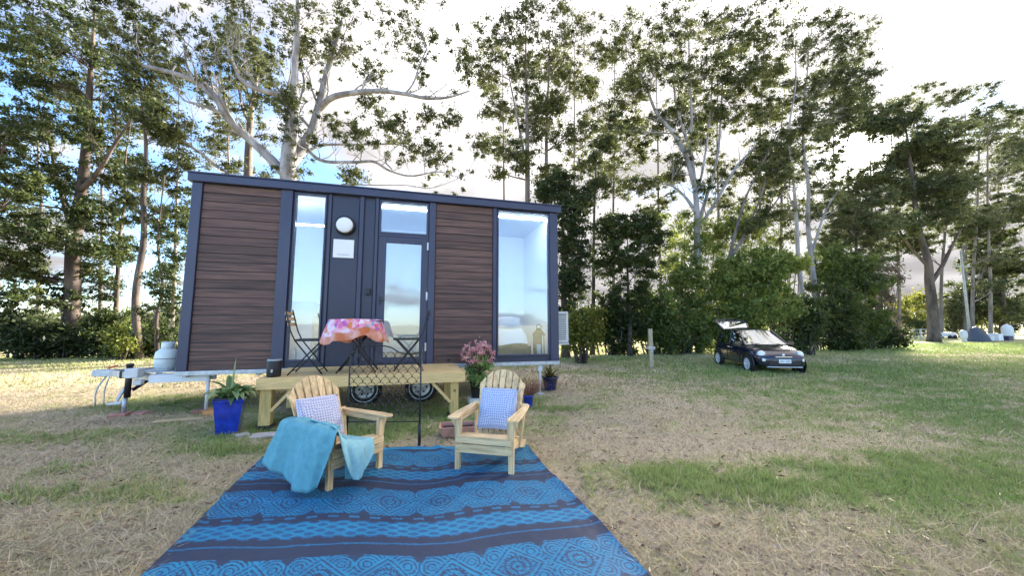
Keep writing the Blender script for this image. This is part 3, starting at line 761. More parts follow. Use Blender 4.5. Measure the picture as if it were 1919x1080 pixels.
# ------------------------------------------------------------------ bistro set
def bistro_chair(label, u, v, rot, slatmat):
    t = thing('folding_chair', label, 'chair', group='folding bistro chairs on the deck'); at_house(t, u, v, .73, rot)
    s = 1.08
    A = MB()   # seat along x: front at +x
    for i in range(6): A.box((-.16+i*.075, 0, .50*s), (.055, .40, .014))
    A.build('seat', M['black'], t)
    for sy in (-1, 1):
        MB().tube([(.22, sy*.19, 0), (.02, sy*.19, .24*s), (-.19, sy*.19, .49*s), (-.255, sy*.19, .62*s), (-.345, sy*.18, .94*s)], .011, 7).build('back_leg', M['black'], t)
        MB().tube([(-.26, sy*.21, 0), (-.02, sy*.21, .26*s), (.20, sy*.21, .49*s)], .011, 7).build('front_leg', M['black'], t)
        MB().bar((-.19, sy*.2, .485*s), (.24, sy*.2, .485*s), .012, .022).build('seat_rail', M['black'], t)
    MB().tube([(.17, -.19, .06), (.17, .19, .06)], .008, 6).build('stretcher', M['black'], t)
    MB().tube([(-.21, -.21, .06), (-.21, .21, .06)], .008, 6).build('stretcher', M['black'], t)
    for k, z in enumerate((.72, .80, .88)):
        x = -.255-.09*(z-.62)/.32
        pts = crv([(x-.015, -.19, z*s), (x-.035, 0, z*s), (x-.015, .19, z*s)], 4)
        B = MB()
        for p, q in zip(pts[:-1], pts[1:]): B.bar(p, q, .010, .052)
        B.build('back_slat', M[slatmat], t)
bistro_chair('folding chair with pale wooden back slats left of the table', 2.28, -.98, .0, 'pine')
bistro_chair('all black folding chair right of the table seen edge on', 3.78, -.92, math.pi, 'black')
def table():
    t = thing('bistro_table', 'small round folding table with black crossed legs on the deck', 'table'); at_house(t, 2.99, -.98, .73)
    MB().lathe([(0, .82), (.36, .82), (.37, .83), (.36, .84), (0, .84)], 32).build('tabletop', M['black'], t)
    for sy in (-1, 1):
        MB().tube([(-.30, sy*.16, 0), (.0, sy*.15, .42), (.27, sy*.14, .815)], .012, 7).build('leg', M['black'], t)
        MB().tube([(.30, sy*.20, 0), (.0, sy*.19, .42), (-.27, sy*.18, .815)], .012, 7).build('leg', M['black'], t)
    MB().tube([(-.25, -.16, .07), (-.25, .16, .07)], .008, 6).build('stretcher', M['black'], t)
    MB().tube([(.25, -.20, .07), (.25, .20, .07)], .008, 6).build('stretcher', M['black'], t)
table()
def cloth_mat():
    m = bpy.data.materials.new('printed_cloth'); m.use_nodes = True
    nt = m.node_tree; n, l = nt.nodes, nt.links; b = n['Principled BSDF']; b.inputs['Roughness'].default_value = .85
    a = n.new('ShaderNodeAttribute'); a.attribute_name = 'fold'
    tc = n.new('ShaderNodeTexCoord')
    v = n.new('ShaderNodeTexVoronoi'); v.inputs['Scale'].default_value = 13; l.new(tc.outputs['Object'], v.inputs[0])
    r = n.new('ShaderNodeValToRGB'); r.color_ramp.interpolation = 'CONSTANT'; e = r.color_ramp.elements
    sepc = n.new('ShaderNodeSeparateColor'); l.new(v.outputs['Color'], sepc.inputs[0]); l.new(sepc.outputs[0], r.inputs[0])
    cols = [(0, (.66, .16, .32)), (.16, (.78, .32, .44)), (.32, (.26, .38, .62)), (.44, (.80, .42, .47)), (.58, (.75, .23, .10)), (.72, (.48, .13, .38)), (.80, (.80, .62, .66))]
    e[0].color = (*cols[0][1], 1); e[1].position = cols[1][0]; e[1].color = (*cols[1][1], 1)
    for p, c in cols[2:]: x = e.new(p); x.color = (*c, 1)
    no = n.new('ShaderNodeTexNoise'); no.inputs['Scale'].default_value = 22; l.new(tc.outputs['Object'], no.inputs[0])
    m1 = n.new('ShaderNodeMix'); m1.data_type = 'RGBA'; m1.blend_type = 'OVERLAY'; m1.inputs[0].default_value = .55; l.new(r.outputs[0], m1.inputs[6]); l.new(no.outputs[0], m1.inputs[7])
    r2 = n.new('ShaderNodeValToRGB'); r2.color_ramp.elements[0].color = (.55, .16, .06, 1); r2.color_ramp.elements[1].color = (.75, .38, .30, 1); r2.color_ramp.elements[0].position = .4; r2.color_ramp.elements[1].position = .6
    no3 = n.new('ShaderNodeTexNoise'); no3.inputs['Scale'].default_value = 5; l.new(tc.outputs['Object'], no3.inputs[0]); l.new(no3.outputs[0], r2.inputs[0])
    m2 = n.new('ShaderNodeMix'); m2.data_type = 'RGBA'; l.new(a.outputs['Fac'], m2.inputs[0]); l.new(m1.outputs[2], m2.inputs[6]); l.new(r2.outputs[0], m2.inputs[7])
    l.new(m2.outputs[2], b.inputs['Base Color']); return m
M['cloth'] = cloth_mat()
def cloth():
    # round top, deep drape with a scalloped hem; the lower band shows the orange side
    na, nr = 96, 22; V = []; T = []
    for i in range(nr+1):
        for k in range(na):
            a = 2*math.pi*k/na; f = i/nr
            if f < .45: r = .392*f/.45; z = .852+.003*math.sin(3*a)
            else:
                g = (f-.45)/.55
                drop = .33+.05*math.sin(3*a+2.2)+.03*math.sin(7*a+.4)
                r = .392+.035*g**.5+.075*g+.035*g*math.sin(9*a+.5)
                z = .852-drop*(g**1.05)
            V.append((r*math.cos(a)*1.0, r*math.sin(a)*.98, z)); 
            T.append(1.0 if f > .80+.07*math.sin(2*a+.6)-.03*math.sin(5*a) else 0.0)
    Fc = [(i*na+k, i*na+(k+1) % na, (i+1)*na+(k+1) % na, (i+1)*na+k) for i in range(nr) for k in range(na)]
    o = fast_mesh('tablecloth', np.array(V), np.array(Fc), M['cloth'], tint={'fold': T}, smooth=True)
    o.modifiers.new('solid', 'SOLIDIFY').thickness = .004
    place(o, 2.93, -.98, .735); tag(o, 'pink, purple and orange printed cloth draped over the bistro table', 'tablecloth')
cloth()

# ------------------------------------------------------------------ wire screen at the back of the rug
def screen():
    a, b = HW(3.09, -2.52), HW(3.955, -2.74)
    d = (b-a); L = d.length; rz = math.atan2(d.y, d.x)
    t = thing('wire_screen', 'black wire garden screen with scalloped mesh between rug and deck', 'garden screen', a, rz)
    top = 1.24
    for x in (0, L): MB().tube([(x, 0, -.02), (x, 0, top-.10 if x == 0 else top-.02)], .011, 7).build('post', M['black'], t)
    MB().tube([(L, 0, 0), (L, 0, .28)], .02, 8).build('post_sleeve', M['black'], t)
    MB().box((L, 0, .005), (.1, .08, .012)).build('post_foot', M['galv'], t)
    MB().tube(crv([(0, 0, top-.12), (L*.12, 0, top-.04), (L*.3, 0, top+.0), (L*.55, 0, top-.02), (L*.72, 0, top-.10), (L, 0, top-.10)], 5), .009, 6).build('top_rail', M['black'], t)
    MB().tube([(0, 0, .30), (L, 0, .30)], .008, 6).build('bottom_rail', M['black'], t)
    s = MB()
    for k in range(5):
        x = .06+k*.055; s.tube([(x+.022*math.cos(q), 0, top+.02+.035*math.sin(q)) for q in np.linspace(0, 5.2, 12)], .0055, 5)
    s.build('scroll', M['black'], t)
    m = MB(); cw = L/8; rh = .062; z = .34; r = 0
    while z < top-.13:
        off = (r % 2)*cw/2
        for c in range(-1, 9):
            x0 = c*cw+off; pts = [(x0+cw/2-cw/2*math.cos(q), 0, z+rh*1.15*math.sin(q)) for q in np.linspace(0, math.pi, 8)]
            pts = [p for p in pts if 0 <= p[0] <= L]
            if len(pts) > 2: m.tube(pts, .0042, 4, cap=False)
        z += rh; r += 1
    m.build('scalloped_mesh', M['black'], t)['kind'] = 'stuff'
screen()

# ------------------------------------------------------------------ rug
def rug():
    nu, nv = 300, 380
    u = np.linspace(0, 1, nu); v = np.linspace(0, 1, nv); U, Vv = np.meshgrid(u, v)
    q = [np.array(p) for p in RUG]
    P = (q[0][None, None]*(1-U)[..., None]+q[1][None, None]*U[..., None])*(1-Vv)[..., None]+(q[3][None, None]*(1-U)[..., None]+q[2][None, None]*U[..., None])*Vv[..., None]
    x = U*2.95; y = Vv*3.35
    # the print: motif bands and plain bands woven across, wavy
    yw = y+.05*np.sin(x*2.7)+.03*np.sin(x*6+1)
    per = 1.02; ph = (yw-.07) % per
    k = np.zeros_like(x)
    k[y < .07] = .85
    motif = (ph > .0) & (ph < .47); yy = (ph-.235)/.235
    xx = (x/.40) % 1*2-1; xx2 = (x/.26) % 1*2-1
    dia = np.abs(xx)+np.abs(yy)
    r1 = np.abs(np.sin(dia*15)) > .5
    petals = np.abs(np.sin(10*np.arctan2(yy, xx)+9*np.hypot(xx, yy)))*np.abs(np.sin(16*np.hypot(xx, yy))) > .32
    scroll = np.abs(np.sin(24*np.hypot(np.abs(xx)-.62, np.abs(yy)-.55))) > .5
    mm = np.where(dia < .62, petals, np.where(dia < .98, r1, scroll & (dia < 1.75)))
    k = np.where(motif & (y >= .07), mm*.66+.04+.16*fbm(x, y, 30, 4), k)
    solid = (ph > .57) & (ph < .80)
    k = np.where(solid, .78-.38*(np.abs(np.sin(x*22+ph*40))*np.abs(np.sin(x*22-ph*40)) > .45)-.3*(np.abs(ph-.685) > .095), k)
    k = np.where((ph > .50) & (ph < .53) & (np.sin(x*40) > 0), .6, k)
    k = np.where((ph > .87) & (ph < .89), .5, k)
    k = k*(.82+.36*fbm(x, y, 9, 3))
    z = .012+.012*fbm(x, y, 1.6, 6)+.010*np.sin(x*5+y*3)*fbm(x, y, 1.1, 9)
    ed = np.minimum(np.minimum(U, 1-U)*2.95, np.minimum(Vv, 1-Vv)*3.35)
    z = z+.030*np.clip(1-ed/.10, 0, 1)**2*fbm(x, y, 2.2, 14)+.022*np.exp(-((y-1.15-.12*np.sin(x*1.7))/.05)**2)*fbm(x, y, 1.0, 17)+.018*np.exp(-((x-1.9-.2*np.sin(y*2))/.05)**2)*np.clip(1.5-y, 0, 1)
    P[..., 0] += (fbm(x, y, 1.3, 19)-.5)*.05; P[..., 1] += (fbm(x, y, 1.5, 23)-.5)*.05
    P[..., 2] = z+hgt(P[..., 0], P[..., 1])*.35
    idx = np.arange(nu*nv).reshape(nv, nu)
    fc = np.stack([idx[:-1, :-1], idx[:-1, 1:], idx[1:, 1:], idx[1:, :-1]], -1).reshape(-1, 4)
    m = bpy.data.materials.new('woven_rug'); m.use_nodes = True; nt = m.node_tree; n, l = nt.nodes, nt.links
    b = n['Principled BSDF']; b.inputs['Roughness'].default_value = .6
    a = n.new('ShaderNodeAttribute'); a.attribute_name = 'tint'
    r = n.new('ShaderNodeValToRGB'); e = r.color_ramp.elements; e[0].color = (.020, .032, .070, 1); e[1].color = (.012, .22, .38, 1); e[0].position = .08; e[1].position = .85
    xm = e.new(.45); xm.color = (.010, .10, .235, 1)
    l.new(a.outputs['Fac'], r.inputs[0]); l.new(r.outputs[0], b.inputs['Base Color'])
    tc = n.new('ShaderNodeTexCoord'); w = n.new('ShaderNodeTexNoise'); w.inputs['Scale'].default_value = 220; l.new(tc.outputs['Object'], w.inputs[0])
    bp = n.new('ShaderNodeBump'); bp.inputs['Strength'].default_value = .5; bp.inputs['Distance'].default_value = .004; l.new(w.outputs[0], bp.inputs['Height']); l.new(bp.outputs[0], b.inputs['Normal'])
    o = fast_mesh('outdoor_rug', P.reshape(-1, 3), fc, m, tint=k.ravel(), smooth=True)
    tag(o, 'blue and dark navy patterned outdoor rug lying on the grass under the two armchairs', 'rug')
rug()

# ------------------------------------------------------------------ garden armchairs
def armchair(label, loc, rz, bscale=1.0):
    "origin on the ground between the front feet, +y is the way it faces"
    t = thing('garden_armchair', label, 'armchair', loc, rz, 'wooden slatted garden armchairs on the rug')
    for s in (-1, 1):
        A = MB(); vs = []
        for z, w in ((0, .052), (.34, .062), (.44, .075), (.535, .115)):
            for dx, dy in ((-1, -1), (1, -1), (1, 1), (-1, 1)): vs.append((s*.285+dx*w/2+(s*.02 if z > .5 else 0), dy*.021, z))
        fs = [(0, 1, 2, 3), (15, 14, 13, 12)]
        for i in range(3):
            for k in range(4): fs.append((i*4+k, (i*4+(k+1) % 4), (i+1)*4+(k+1) % 4, (i+1)*4+k))
        A.add(vs, fs); A.build('front_leg', M['pine'], t, bevel=.003)
        A = MB(); sx = s*.285
        A.bar((s*.245, .03, .29), (s*.245, -.45, .18), .022, .11); A.bar((s*.245, -.45, .175), (s*.245, -.86, .045), .022, .09)
        A.build('seat_rail', M['piney'], t, bevel=.003)
        # arm
        A = MB(); out = [(-.055, .09), (-.02, .115), (.03, .11), (.06, .08), (.065, -.1), (.05, -.45), (.03, -.66), (-.03, -.66), (-.04, -.3), (-.06, .03)]
        n = len(out); vs = [(s*(.315)+s*x, y, .537) for x, y in out]+[(s*.315+s*x, y, .558) for x, y in out]
        A.add(vs, [tuple(range(n)), tuple(range(2*n-1, n-1, -1))]+[(i, (i+1) % n, n+(i+1) % n, n+i) for i in range(n)])
        A.build('arm', M['piney'], t, bevel=.004)
        MB().bar((s*.27, .0, .515), (s*.27, -.55, .515), .02, .04).build('arm_rail', M['piney'], t)
        MB().bar((s*.262, -.50, .12), (s*.30, -.62, .53), .02, .06, up=(0, 1, 0)).build('rear_upright', M['pine'], t)
    # seat slats
    prof = [(.055, .335, -.55), (.012, .352, -.05), (-.062, .347, .08), (-.137, .333, .12), (-.212, .312, .2), (-.287, .29, .25), (-.36, .268, .28), (-.43, .248, .3)]
    for y, z, a in prof[1:]:
        MB().box((0, y, z), (.535, .066, .018), rot=(a, 0, 0)).build('seat_slat', M['pinex'], t, bevel=.004)
    MB().box((0, .034, .315), (.60, .018, .055), rot=(.25, 0, 0)).build('seat_slat', M['pinex'], t, bevel=.004)
    MB().box((0, .027, .235), (.60, .022, .085)).build('front_apron', M['pinex'], t, bevel=.004)
    # reclined back
    rec = math.radians(24)
    def bp(x, s, off=0): return Vector((x, -.44-math.sin(rec)*s-off*math.cos(rec), .215+math.cos(rec)*s-off*math.sin(rec)))
    n = 7
    for i in range(n):
        k = i-(n-1)/2; x0 = k*.066; x1 = k*.0835; wl, wt = .054, .066
        top = .80-.014*k*k-(.02 if abs(k) == 3 else 0)
        A = MB(); steps = 7; vs = []; fs = []
        for j in range(steps+1):
            s = top*j/steps; x = lerp(x0, x1, j/steps); w = lerp(wl, wt, j/steps)
            sl = -(2*k*.016) if j == steps else 0
            for off in (0, .018):
                vs += [bp(x-w/2, s-sl*.5*1, off), bp(x+w/2, s+sl*.5, off)]
        for j in range(steps):
            a = j*4; b = a+4
            fs += [(a, a+1, b+1, b), (a+2, b+2, b+3, a+3), (a, b, b+2, a+2), (a+1, a+3, b+3, b+1)]
        fs += [(0, 2, 3, 1), (4*steps, 4*steps+1, 4*steps+3, 4*steps+2)]
        A.add(vs, fs); A.build('back_slat', M['pine'], t, bevel=.003)
    for s, w in ((.10, .50), (.38, .66), (.62, .56)):
        p = bp(0, s, .030); MB().box(p, (w, .02, .05), rot=(rec, 0, 0)).build('back_rail', M['pinex'], t)
    return t, bp
def front_mid(a, b): return (a+b)/2
cA, cB = ground(708, 884), ground(624.5, 921)
fd = Vector((.88, -.475, 0)).normalized()
rzA = math.atan2(fd.y, fd.x)-math.pi/2
chairA, bpf = armchair('pale wooden garden armchair turned sideways under the teal towel', (cA+cB)/2-fd*.02, rzA)
dA, dB = ground(858, 882), ground(958, 892)
w2 = (dB-dA).normalized(); rzB = math.atan2(w2.y, w2.x)+math.pi
chairB, _ = armchair('pale wooden garden armchair facing forward at the right end of the rug', (dA+dB)/2, rzB)
MB().lathe([(0, 0), (.017, .0), (.02, .003)], 10, (.07, -.73, .0), 'Y')
k = MB(); p = bpf(.045, .60, -.001); k.box(p, (.022, .003, .03), rot=(math.radians(24), 0, 0)); k.build('knot', M['knot'], chairB)

def cushion_mat(name, c1, c2, sc):
    m = bpy.data.materials.new(name); m.use_nodes = True; nt = m.node_tree; n, l = nt.nodes, nt.links; b = n['Principled BSDF']; b.inputs['Roughness'].default_value = .9
    tc = n.new('ShaderNodeTexCoord'); mp = n.new('ShaderNodeMapping'); mp.inputs['Rotation'].default_value = (0, math.radians(45), 0); l.new(tc.outputs['Object'], mp.inputs[0])
    v = n.new('ShaderNodeTexChecker'); v.inputs['Scale'].default_value = sc; l.new(mp.outputs[0], v.inputs[0])
    w = n.new('ShaderNodeTexWave'); w.inputs['Scale'].default_value = sc*.42; w.wave_type = 'RINGS'; w.rings_direction = 'Y'; w.inputs['Distortion'].default_value = 1; l.new(tc.outputs['Object'], w.inputs[0])
    sp = n.new('ShaderNodeMath'); sp.operation = 'MULTIPLY_ADD'; l.new(v.outputs['Fac'], sp.inputs[0]); sp.inputs[1].default_value = .6
    m2 = n.new('ShaderNodeMath'); m2.operation = 'MULTIPLY'; l.new(w.outputs['Fac'], m2.inputs[0]); m2.inputs[1].default_value = .4; l.new(m2.outputs[0], sp.inputs[2])
    mx = n.new('ShaderNodeMix'); mx.data_type = 'RGBA'; l.new(sp.outputs[0], mx.inputs[0]); mx.inputs[6].default_value = (*c1, 1); mx.inputs[7].default_value = (*c2, 1)
    l.new(mx.outputs[2], b.inputs['Base Color'])
    no = n.new('ShaderNodeTexNoise'); no.inputs['Scale'].default_value = 9; l.new(tc.outputs['Object'], no.inputs[0])
    bp = n.new('ShaderNodeBump'); bp.inputs['Strength'].default_value = .5; bp.inputs['Distance'].default_value = .02; l.new(no.outputs[0], bp.inputs['Height']); l.new(bp.outputs[0], b.inputs['Normal'])
    return m
M['cushA'] = cushion_mat('lilac_print', (.24, .24, .44), (.70, .69, .71), 52)
M['cushB'] = cushion_mat('blue_print', (.18, .25, .48), (.62, .66, .74), 56)
def cushion(ch, m, lab, s, x=0, roll=0, w=.44, h=.44):
    o = pillow_mesh(w, h, .13, 16).build('cushion', M[m])
    p = bpf(x, s, -.075); rec = math.radians(24)
    L = Matrix.Translation(p) @ Euler((rec, 0, 0)).to_matrix().to_4x4() @ Matrix.Rotation(roll, 4, 'Y')
    base = Matrix.Translation(ch.location) @ Matrix.Rotation(ch.rotation_euler.z, 4, 'Z')
    o.matrix_world = base @ L
    # rotate the pillow so that its faces look along the chair's y
    tag(o, lab, 'cushion', 'patterned cushions on the armchairs')
cushion(chairA, 'cushA', 'lilac and white patterned cushion above the teal towel', .32, .05, -.05, .47, .45)
cushion(chairB, 'cushB', 'blue and white patterned cushion on the forward facing armchair', .315, .0, .0, .44, .46)

# ------------------------------------------------------------------ teal towel over the left armchair
def towel():
    # control net: rows run over the arm (outside hem -> over the arm -> across the seat), columns along the arm
    base = Matrix.Translation(chairA.location) @ Matrix.Rotation(rzA, 4, 'Z')
    # chair coords: x right of sitter is -x? (left arm from the camera is the near one)
    cols = [ # outer hem ... top of arm ... inside
        # each column: list of (x, y, z) in chair space; near arm sits at x = +.32
    ]
    def col(y, hem, arm_y, inner):
        return [hem[0], hem[1], (.405, arm_y, .46), (.385, arm_y, .565), (.315, arm_y, .572), (.245, arm_y, .560)]+inner
    return base
def sheet(name, grid, m, label, thick=.006, amp=.012, sub=2, seed=1, fold=8):
    """grid[row][col] world points -> smooth draped sheet with folds"""
    R = [crv(r, 7) for r in grid]
    Cc = [crv([R[i][j] for i in range(len(R))], 7) for j in range(len(R[0]))]
    nu, nv = len(Cc), len(Cc[0]); V = np.array([[list(p) for p in c] for c in Cc])
    du = np.gradient(V, axis=0); dv = np.gradient(V, axis=1); nrm = np.cross(du, dv); nrm /= np.maximum(np.linalg.norm(nrm, axis=-1, keepdims=True), 1e-6)
    uu = np.linspace(0, 1, nu)[:, None]; vv = np.linspace(0, 1, nv)[None, :]
    w = amp*(.25+1.1*vv)*(np.sin(uu*fold*1.6+vv*.9+seed)*.7+np.sin(uu*fold*3.9-vv*1.3+seed*3)*.35)+amp*(fbm(uu*3+0*vv, vv*1.2+0*uu, 2.2, seed)-.5)*.7
    V = V+nrm*w[..., None]
    idx = np.arange(nu*nv).reshape(nu, nv)
    fc = np.stack([idx[:-1, :-1], idx[:-1, 1:], idx[1:, 1:], idx[1:, :-1]], -1).reshape(-1, 4)
    o = fast_mesh(name, V.reshape(-1, 3), fc, m, smooth=True)
    s = o.modifiers.new('solid', 'SOLIDIFY'); s.thickness = thick
    return o
def towel_build():
    t = thing('beach_towel', 'teal towel draped over the near arm and seat of the left armchair', 'towel', chairA.location, rzA)
    V = Vector
    # outer drape, rows from the inside of the arm over its top and down to the hem
    g1 = [[V((.23, -.57, .585)), V((.235, -.40, .583)), V((.24, -.20, .583)), V((.25, .00, .583)), V((.27, .12, .583))],
          [V((.315, -.60, .597)), V((.315, -.40, .592)), V((.315, -.18, .590)), V((.32, .03, .592)), V((.33, .17, .585))],
          [V((.395, -.61, .575)), V((.40, -.40, .572)), V((.405, -.17, .575)), V((.41, .05, .578)), V((.40, .21, .565))],
          [V((.425, -.63, .47)), V((.43, -.42, .46)), V((.44, -.18, .46)), V((.45, .05, .47)), V((.43, .22, .47))],
          [V((.46, -.68, .33)), V((.45, -.45, .30)), V((.48, -.20, .28)), V((.47, .03, .30)), V((.45, .18, .33))],
          [V((.48, -.72, .19)), V((.47, -.50, .14)), V((.50, -.25, .09)), V((.49, -.03, .06)), V((.47, .10, .13))]]
    sheet('outer_drape', g1, M['towel'], '', amp=.026, seed=2, fold=8).parent = t
    g2 = [[V((.30, -.30, .605)), V((.21, -.27, .53)), V((.10, -.24, .43)), V((-.04, -.22, .385))],
          [V((.335, .02, .600)), V((.22, .02, .49)), V((.08, .00, .40)), V((-.09, -.03, .385))],
          [V((.35, .17, .575)), V((.22, .16, .44)), V((.06, .12, .385)), V((-.12, .085, .380))],
          [V((.33, .215, .43)), V((.21, .20, .34)), V((.06, .17, .29)), V((-.11, .13, .27))],
          [V((.28, .225, .27)), V((.18, .215, .21)), V((.08, .20, .19)), V((-.03, .17, .21))],
          [V((.23, .23, .16)), V((.18, .23, .11)), V((.13, .22, .11)), V((.07, .20, .15))]]
    sheet('inner_drape', g2, M['hem'], '', amp=.018, seed=5, fold=6).parent = t
    g3 = [[V((.25, .10, .50)), V((.20, .12, .45)), V((.12, .13, .40))], [V((.22, .11, .30)), V((.17, .13, .28)), V((.10, .14, .27))], [V((.20, .10, .10)), V((.15, .12, .09)), V((.09, .13, .12))]]
    sheet('back_fold', g3, M['towel'], '', amp=.008, seed=8, fold=3).parent = t
towel_build()
#PART3
# ------------------------------------------------------------------ foliage tools
def clump_points(c, r, n, flatz=.65):
    p = rng.normal(size=(n, 3)); p /= np.linalg.norm(p, axis=1, keepdims=True)
    p *= (np.abs(rng.normal(0, .62, n))+.12)[:, None]*r; p[:, 2] *= flatz
    return c[None]+p
def leaves(name, clumps, m, parent, n, L, W, droop=.3, flatz=.65, base=.5):
    P, T = [], []
    for c, r in clumps:
        k = max(6, int(n*(.6+.8*rng.random())))
        q = clump_points(np.array(c), r, k, flatz); P.append(q)
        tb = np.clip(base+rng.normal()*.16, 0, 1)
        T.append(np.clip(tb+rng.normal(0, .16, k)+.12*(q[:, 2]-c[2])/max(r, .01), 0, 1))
    P = np.concatenate(P); T = np.concatenate(T)
    V, Fc = leaf_quads(P, L, W, droop)
    return fast_mesh(name, V, Fc, m, parent, tint=np.repeat(T, 4))

def tree(name, label, cat, trunk, blobs, Y, bark, leaf, r0=.22, n=70, L=.30, W=.11, cr=.75, limbs=(), group='tall trees behind the paddock', flatz=.6, base=.5, spread=1.0, twigs=True, depth=None, limb_r=.42):
    if Y and Y > 30: L, W, cr, n = L*1.15, W*1.15, cr*1.15, int(n*1.35)
    """trunk: photo pixels from the foot up. blobs: (px,py,rx,ry,clumps) crown masses in photo pixels, built at depth Y as real volumes"""
    foot = ground(trunk[0][0], trunk[0][1]) if Y is None else None
    if foot is not None: Y = foot.y
    sc = Y/F
    dep = depth or 1.0
    pts = [pw(px, py, Y) for px, py in trunk]; pts[0].z = min(pts[0].z, 0)-.1
    pts = [pts[0]]+[p+Vector((0, rnd.uniform(-.2, .2)*dep, 0)) for p in pts[1:]]
    tp = crv(pts, 5)
    t = thing(name, label, cat, (pts[0].x, pts[0].y, 0), 0, group)
    off = Vector((pts[0].x, pts[0].y, 0))
    loc = lambda p: Vector(p)-off
    A = MB(); nT = len(tp)
    A.tube([loc(p) for p in tp], [max(.025, r0*(1-.86*i/(nT-1))*(1.25 if i == 0 else 1)) for i in range(nT)], 8)
    clumps = []; cand = [(p, max(.03, r0*(1-.86*i/(nT-1)))*limb_r) for i, p in enumerate(tp) if i >= 2]; has = bool(limbs); limbq = []
    for L_ in limbs:   # hand placed limbs: list of (px,py[,dy]) + radii
        pp, ra, rb = L_
        q = crv([pw(a[0], a[1], Y+(a[2] if len(a) > 2 else 0)) for a in pp], 6)
        A.tube([loc(p) for p in q], [lerp(ra, rb, i/(len(q)-1)) for i in range(len(q))], 7)
        limbq.append((q, ra, rb))
        cand += [(p, max(.018, lerp(ra, rb, i/(len(q)-1))*.45)) for i, p in enumerate(q) if i >= len(q)//4]
    for px, py, rx, ry, nc in blobs:
        dyb = rnd.uniform(-1, 1)*rx*sc*.9*dep
        c = pw(px, py, Y+dyb)
        # limb from the trunk to the blob
        hd = Vector((c.x-tp[0].x, c.y-tp[0].y, 0)).length
        if has: best, rr = min(cand, key=lambda e: (e[0]-c).length+max(0, e[0].z-c.z+.3)*1.5)
        else: best, rr = min(cand, key=lambda e: abs(e[0].z-(c.z-max(.5, .75*math.hypot(e[0].x-c.x, e[0].y-c.y)))))
        rr = max(.018, rr)
        mid = best.lerp(c, .5)+Vector((rnd.uniform(-.3, .3), rnd.uniform(-.3, .3), .1*(c-best).length*rnd.uniform(-.2, 1)))
        q = crv([best, mid, c], 5)
        A.tube([loc(p) for p in q], [lerp(rr, rr*.35, i/(len(q)-1)) for i in range(len(q))], 5, cap=False)
        for k in range(int(nc*2.5)):
            while True:
                a = Vector((rnd.uniform(-1, 1), rnd.uniform(-1, 1), rnd.uniform(-1, 1)))
                if .0 < a.length < 1: break
            a = a*(.55+.45*rnd.random())
            p = c+Vector((a.x*rx*sc, a.y*rx*sc*dep*.9, a.z*ry*sc*1.15))*spread*1.28
            if p.z < .2: p.z = .2+rnd.random()*.3
            sv = (p-Vector((0, 0, EYE))).normalized().dot(SUN_DIR)
            if sv > .9997 or (sv > .9990 and rnd.random() < .5): continue
            clumps.append((tuple(loc(p)), cr*.66*rnd.uniform(.6, 1.3)))
            if twigs and rnd.random() < .55:
                s = q[rnd.randrange(1, len(q))]; m = s.lerp(p, .5)+Vector((0, 0, rnd.uniform(-.1, .25)*(p-s).length))
                A.tube([loc(s), loc(m), loc(p)], [rr*.3, rr*.2, .012], 4, cap=False)
    def sprout(p, d, ln, r, k):
        q = [p]; 
        for i in range(3):
            d = (d+Vector((rnd.uniform(-.35, .35), rnd.uniform(-.35, .35), rnd.uniform(-.15, .4)))).normalized(); q.append(q[-1]+d*ln/3)
        A.tube([loc(a) for a in q], [r, r*.8, r*.55, r*.3], 4, cap=False)
        if k:
            for i in (1, 2, 3):
                if rnd.random() < .8: sprout(q[i], (d+Vector((rnd.uniform(-1, 1), rnd.uniform(-1, 1), rnd.uniform(-.4, .8)))).normalized(), ln*.6, r*.5, k-1)
        elif rnd.random() < .5: clumps.append((tuple(loc(q[-1])), cr*rnd.uniform(.25, .5)))
    for q, ra, rb in limbq:
        for i in range(3, len(q), 3):
            if rnd.random() < .75:
                tg = (q[i]-q[i-1]).normalized(); d = (tg*.6+Vector((rnd.uniform(-1, 1), rnd.uniform(-1, 1), rnd.uniform(-.2, 1)))).normalized()
                sprout(q[i], d, rnd.uniform(.9, 2.0), max(.012, lerp(ra, rb, i/len(q))*.35), 2)
    A.build('trunk', bark if not isinstance(bark, str) else M[bark], t)
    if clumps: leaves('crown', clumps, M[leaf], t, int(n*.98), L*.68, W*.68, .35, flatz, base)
    return t

def shrub(name, label, cat, blobs, Y, leaf, n=90, L=.16, W=.08, cr=.45, group='shrubs along the tree line', base=.5, stems=6, bark='trunkd'):
    sc = Y/F; c0 = pw(blobs[0][0], 660, Y); c0.z = 0
    t = thing(name, label, cat, c0, 0, group); clumps = []; A = MB()
    for px, py, rx, ry, nc in blobs:
        c = pw(px, py, Y)-c0
        for k in range(int(nc*1.35)):
            while True:
                a = Vector((rnd.uniform(-1, 1), rnd.uniform(-1, 1), rnd.uniform(-1, 1)))
                if a.length < 1: break
            a *= .75+.6*rnd.random()
            p = c+Vector((a.x*rx*sc, a.y*rx*sc*.7, a.z*ry*sc)); p.z = max(p.z, .12+rnd.random()*.25)
            clumps.append((tuple(p), cr*rnd.uniform(.6, 1.3)))
            if k < stems*nc/40+2:
                s = Vector((p.x*.5+rnd.uniform(-.2, .2), p.y*.5, -.05)); A.tube([s, s.lerp(p, .5)+Vector((rnd.uniform(-.2, .2), 0, .1)), p], [.045, .03, .012], 5, cap=False)
    A.build('stems', M[bark], t)
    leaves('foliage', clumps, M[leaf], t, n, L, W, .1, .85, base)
    return t

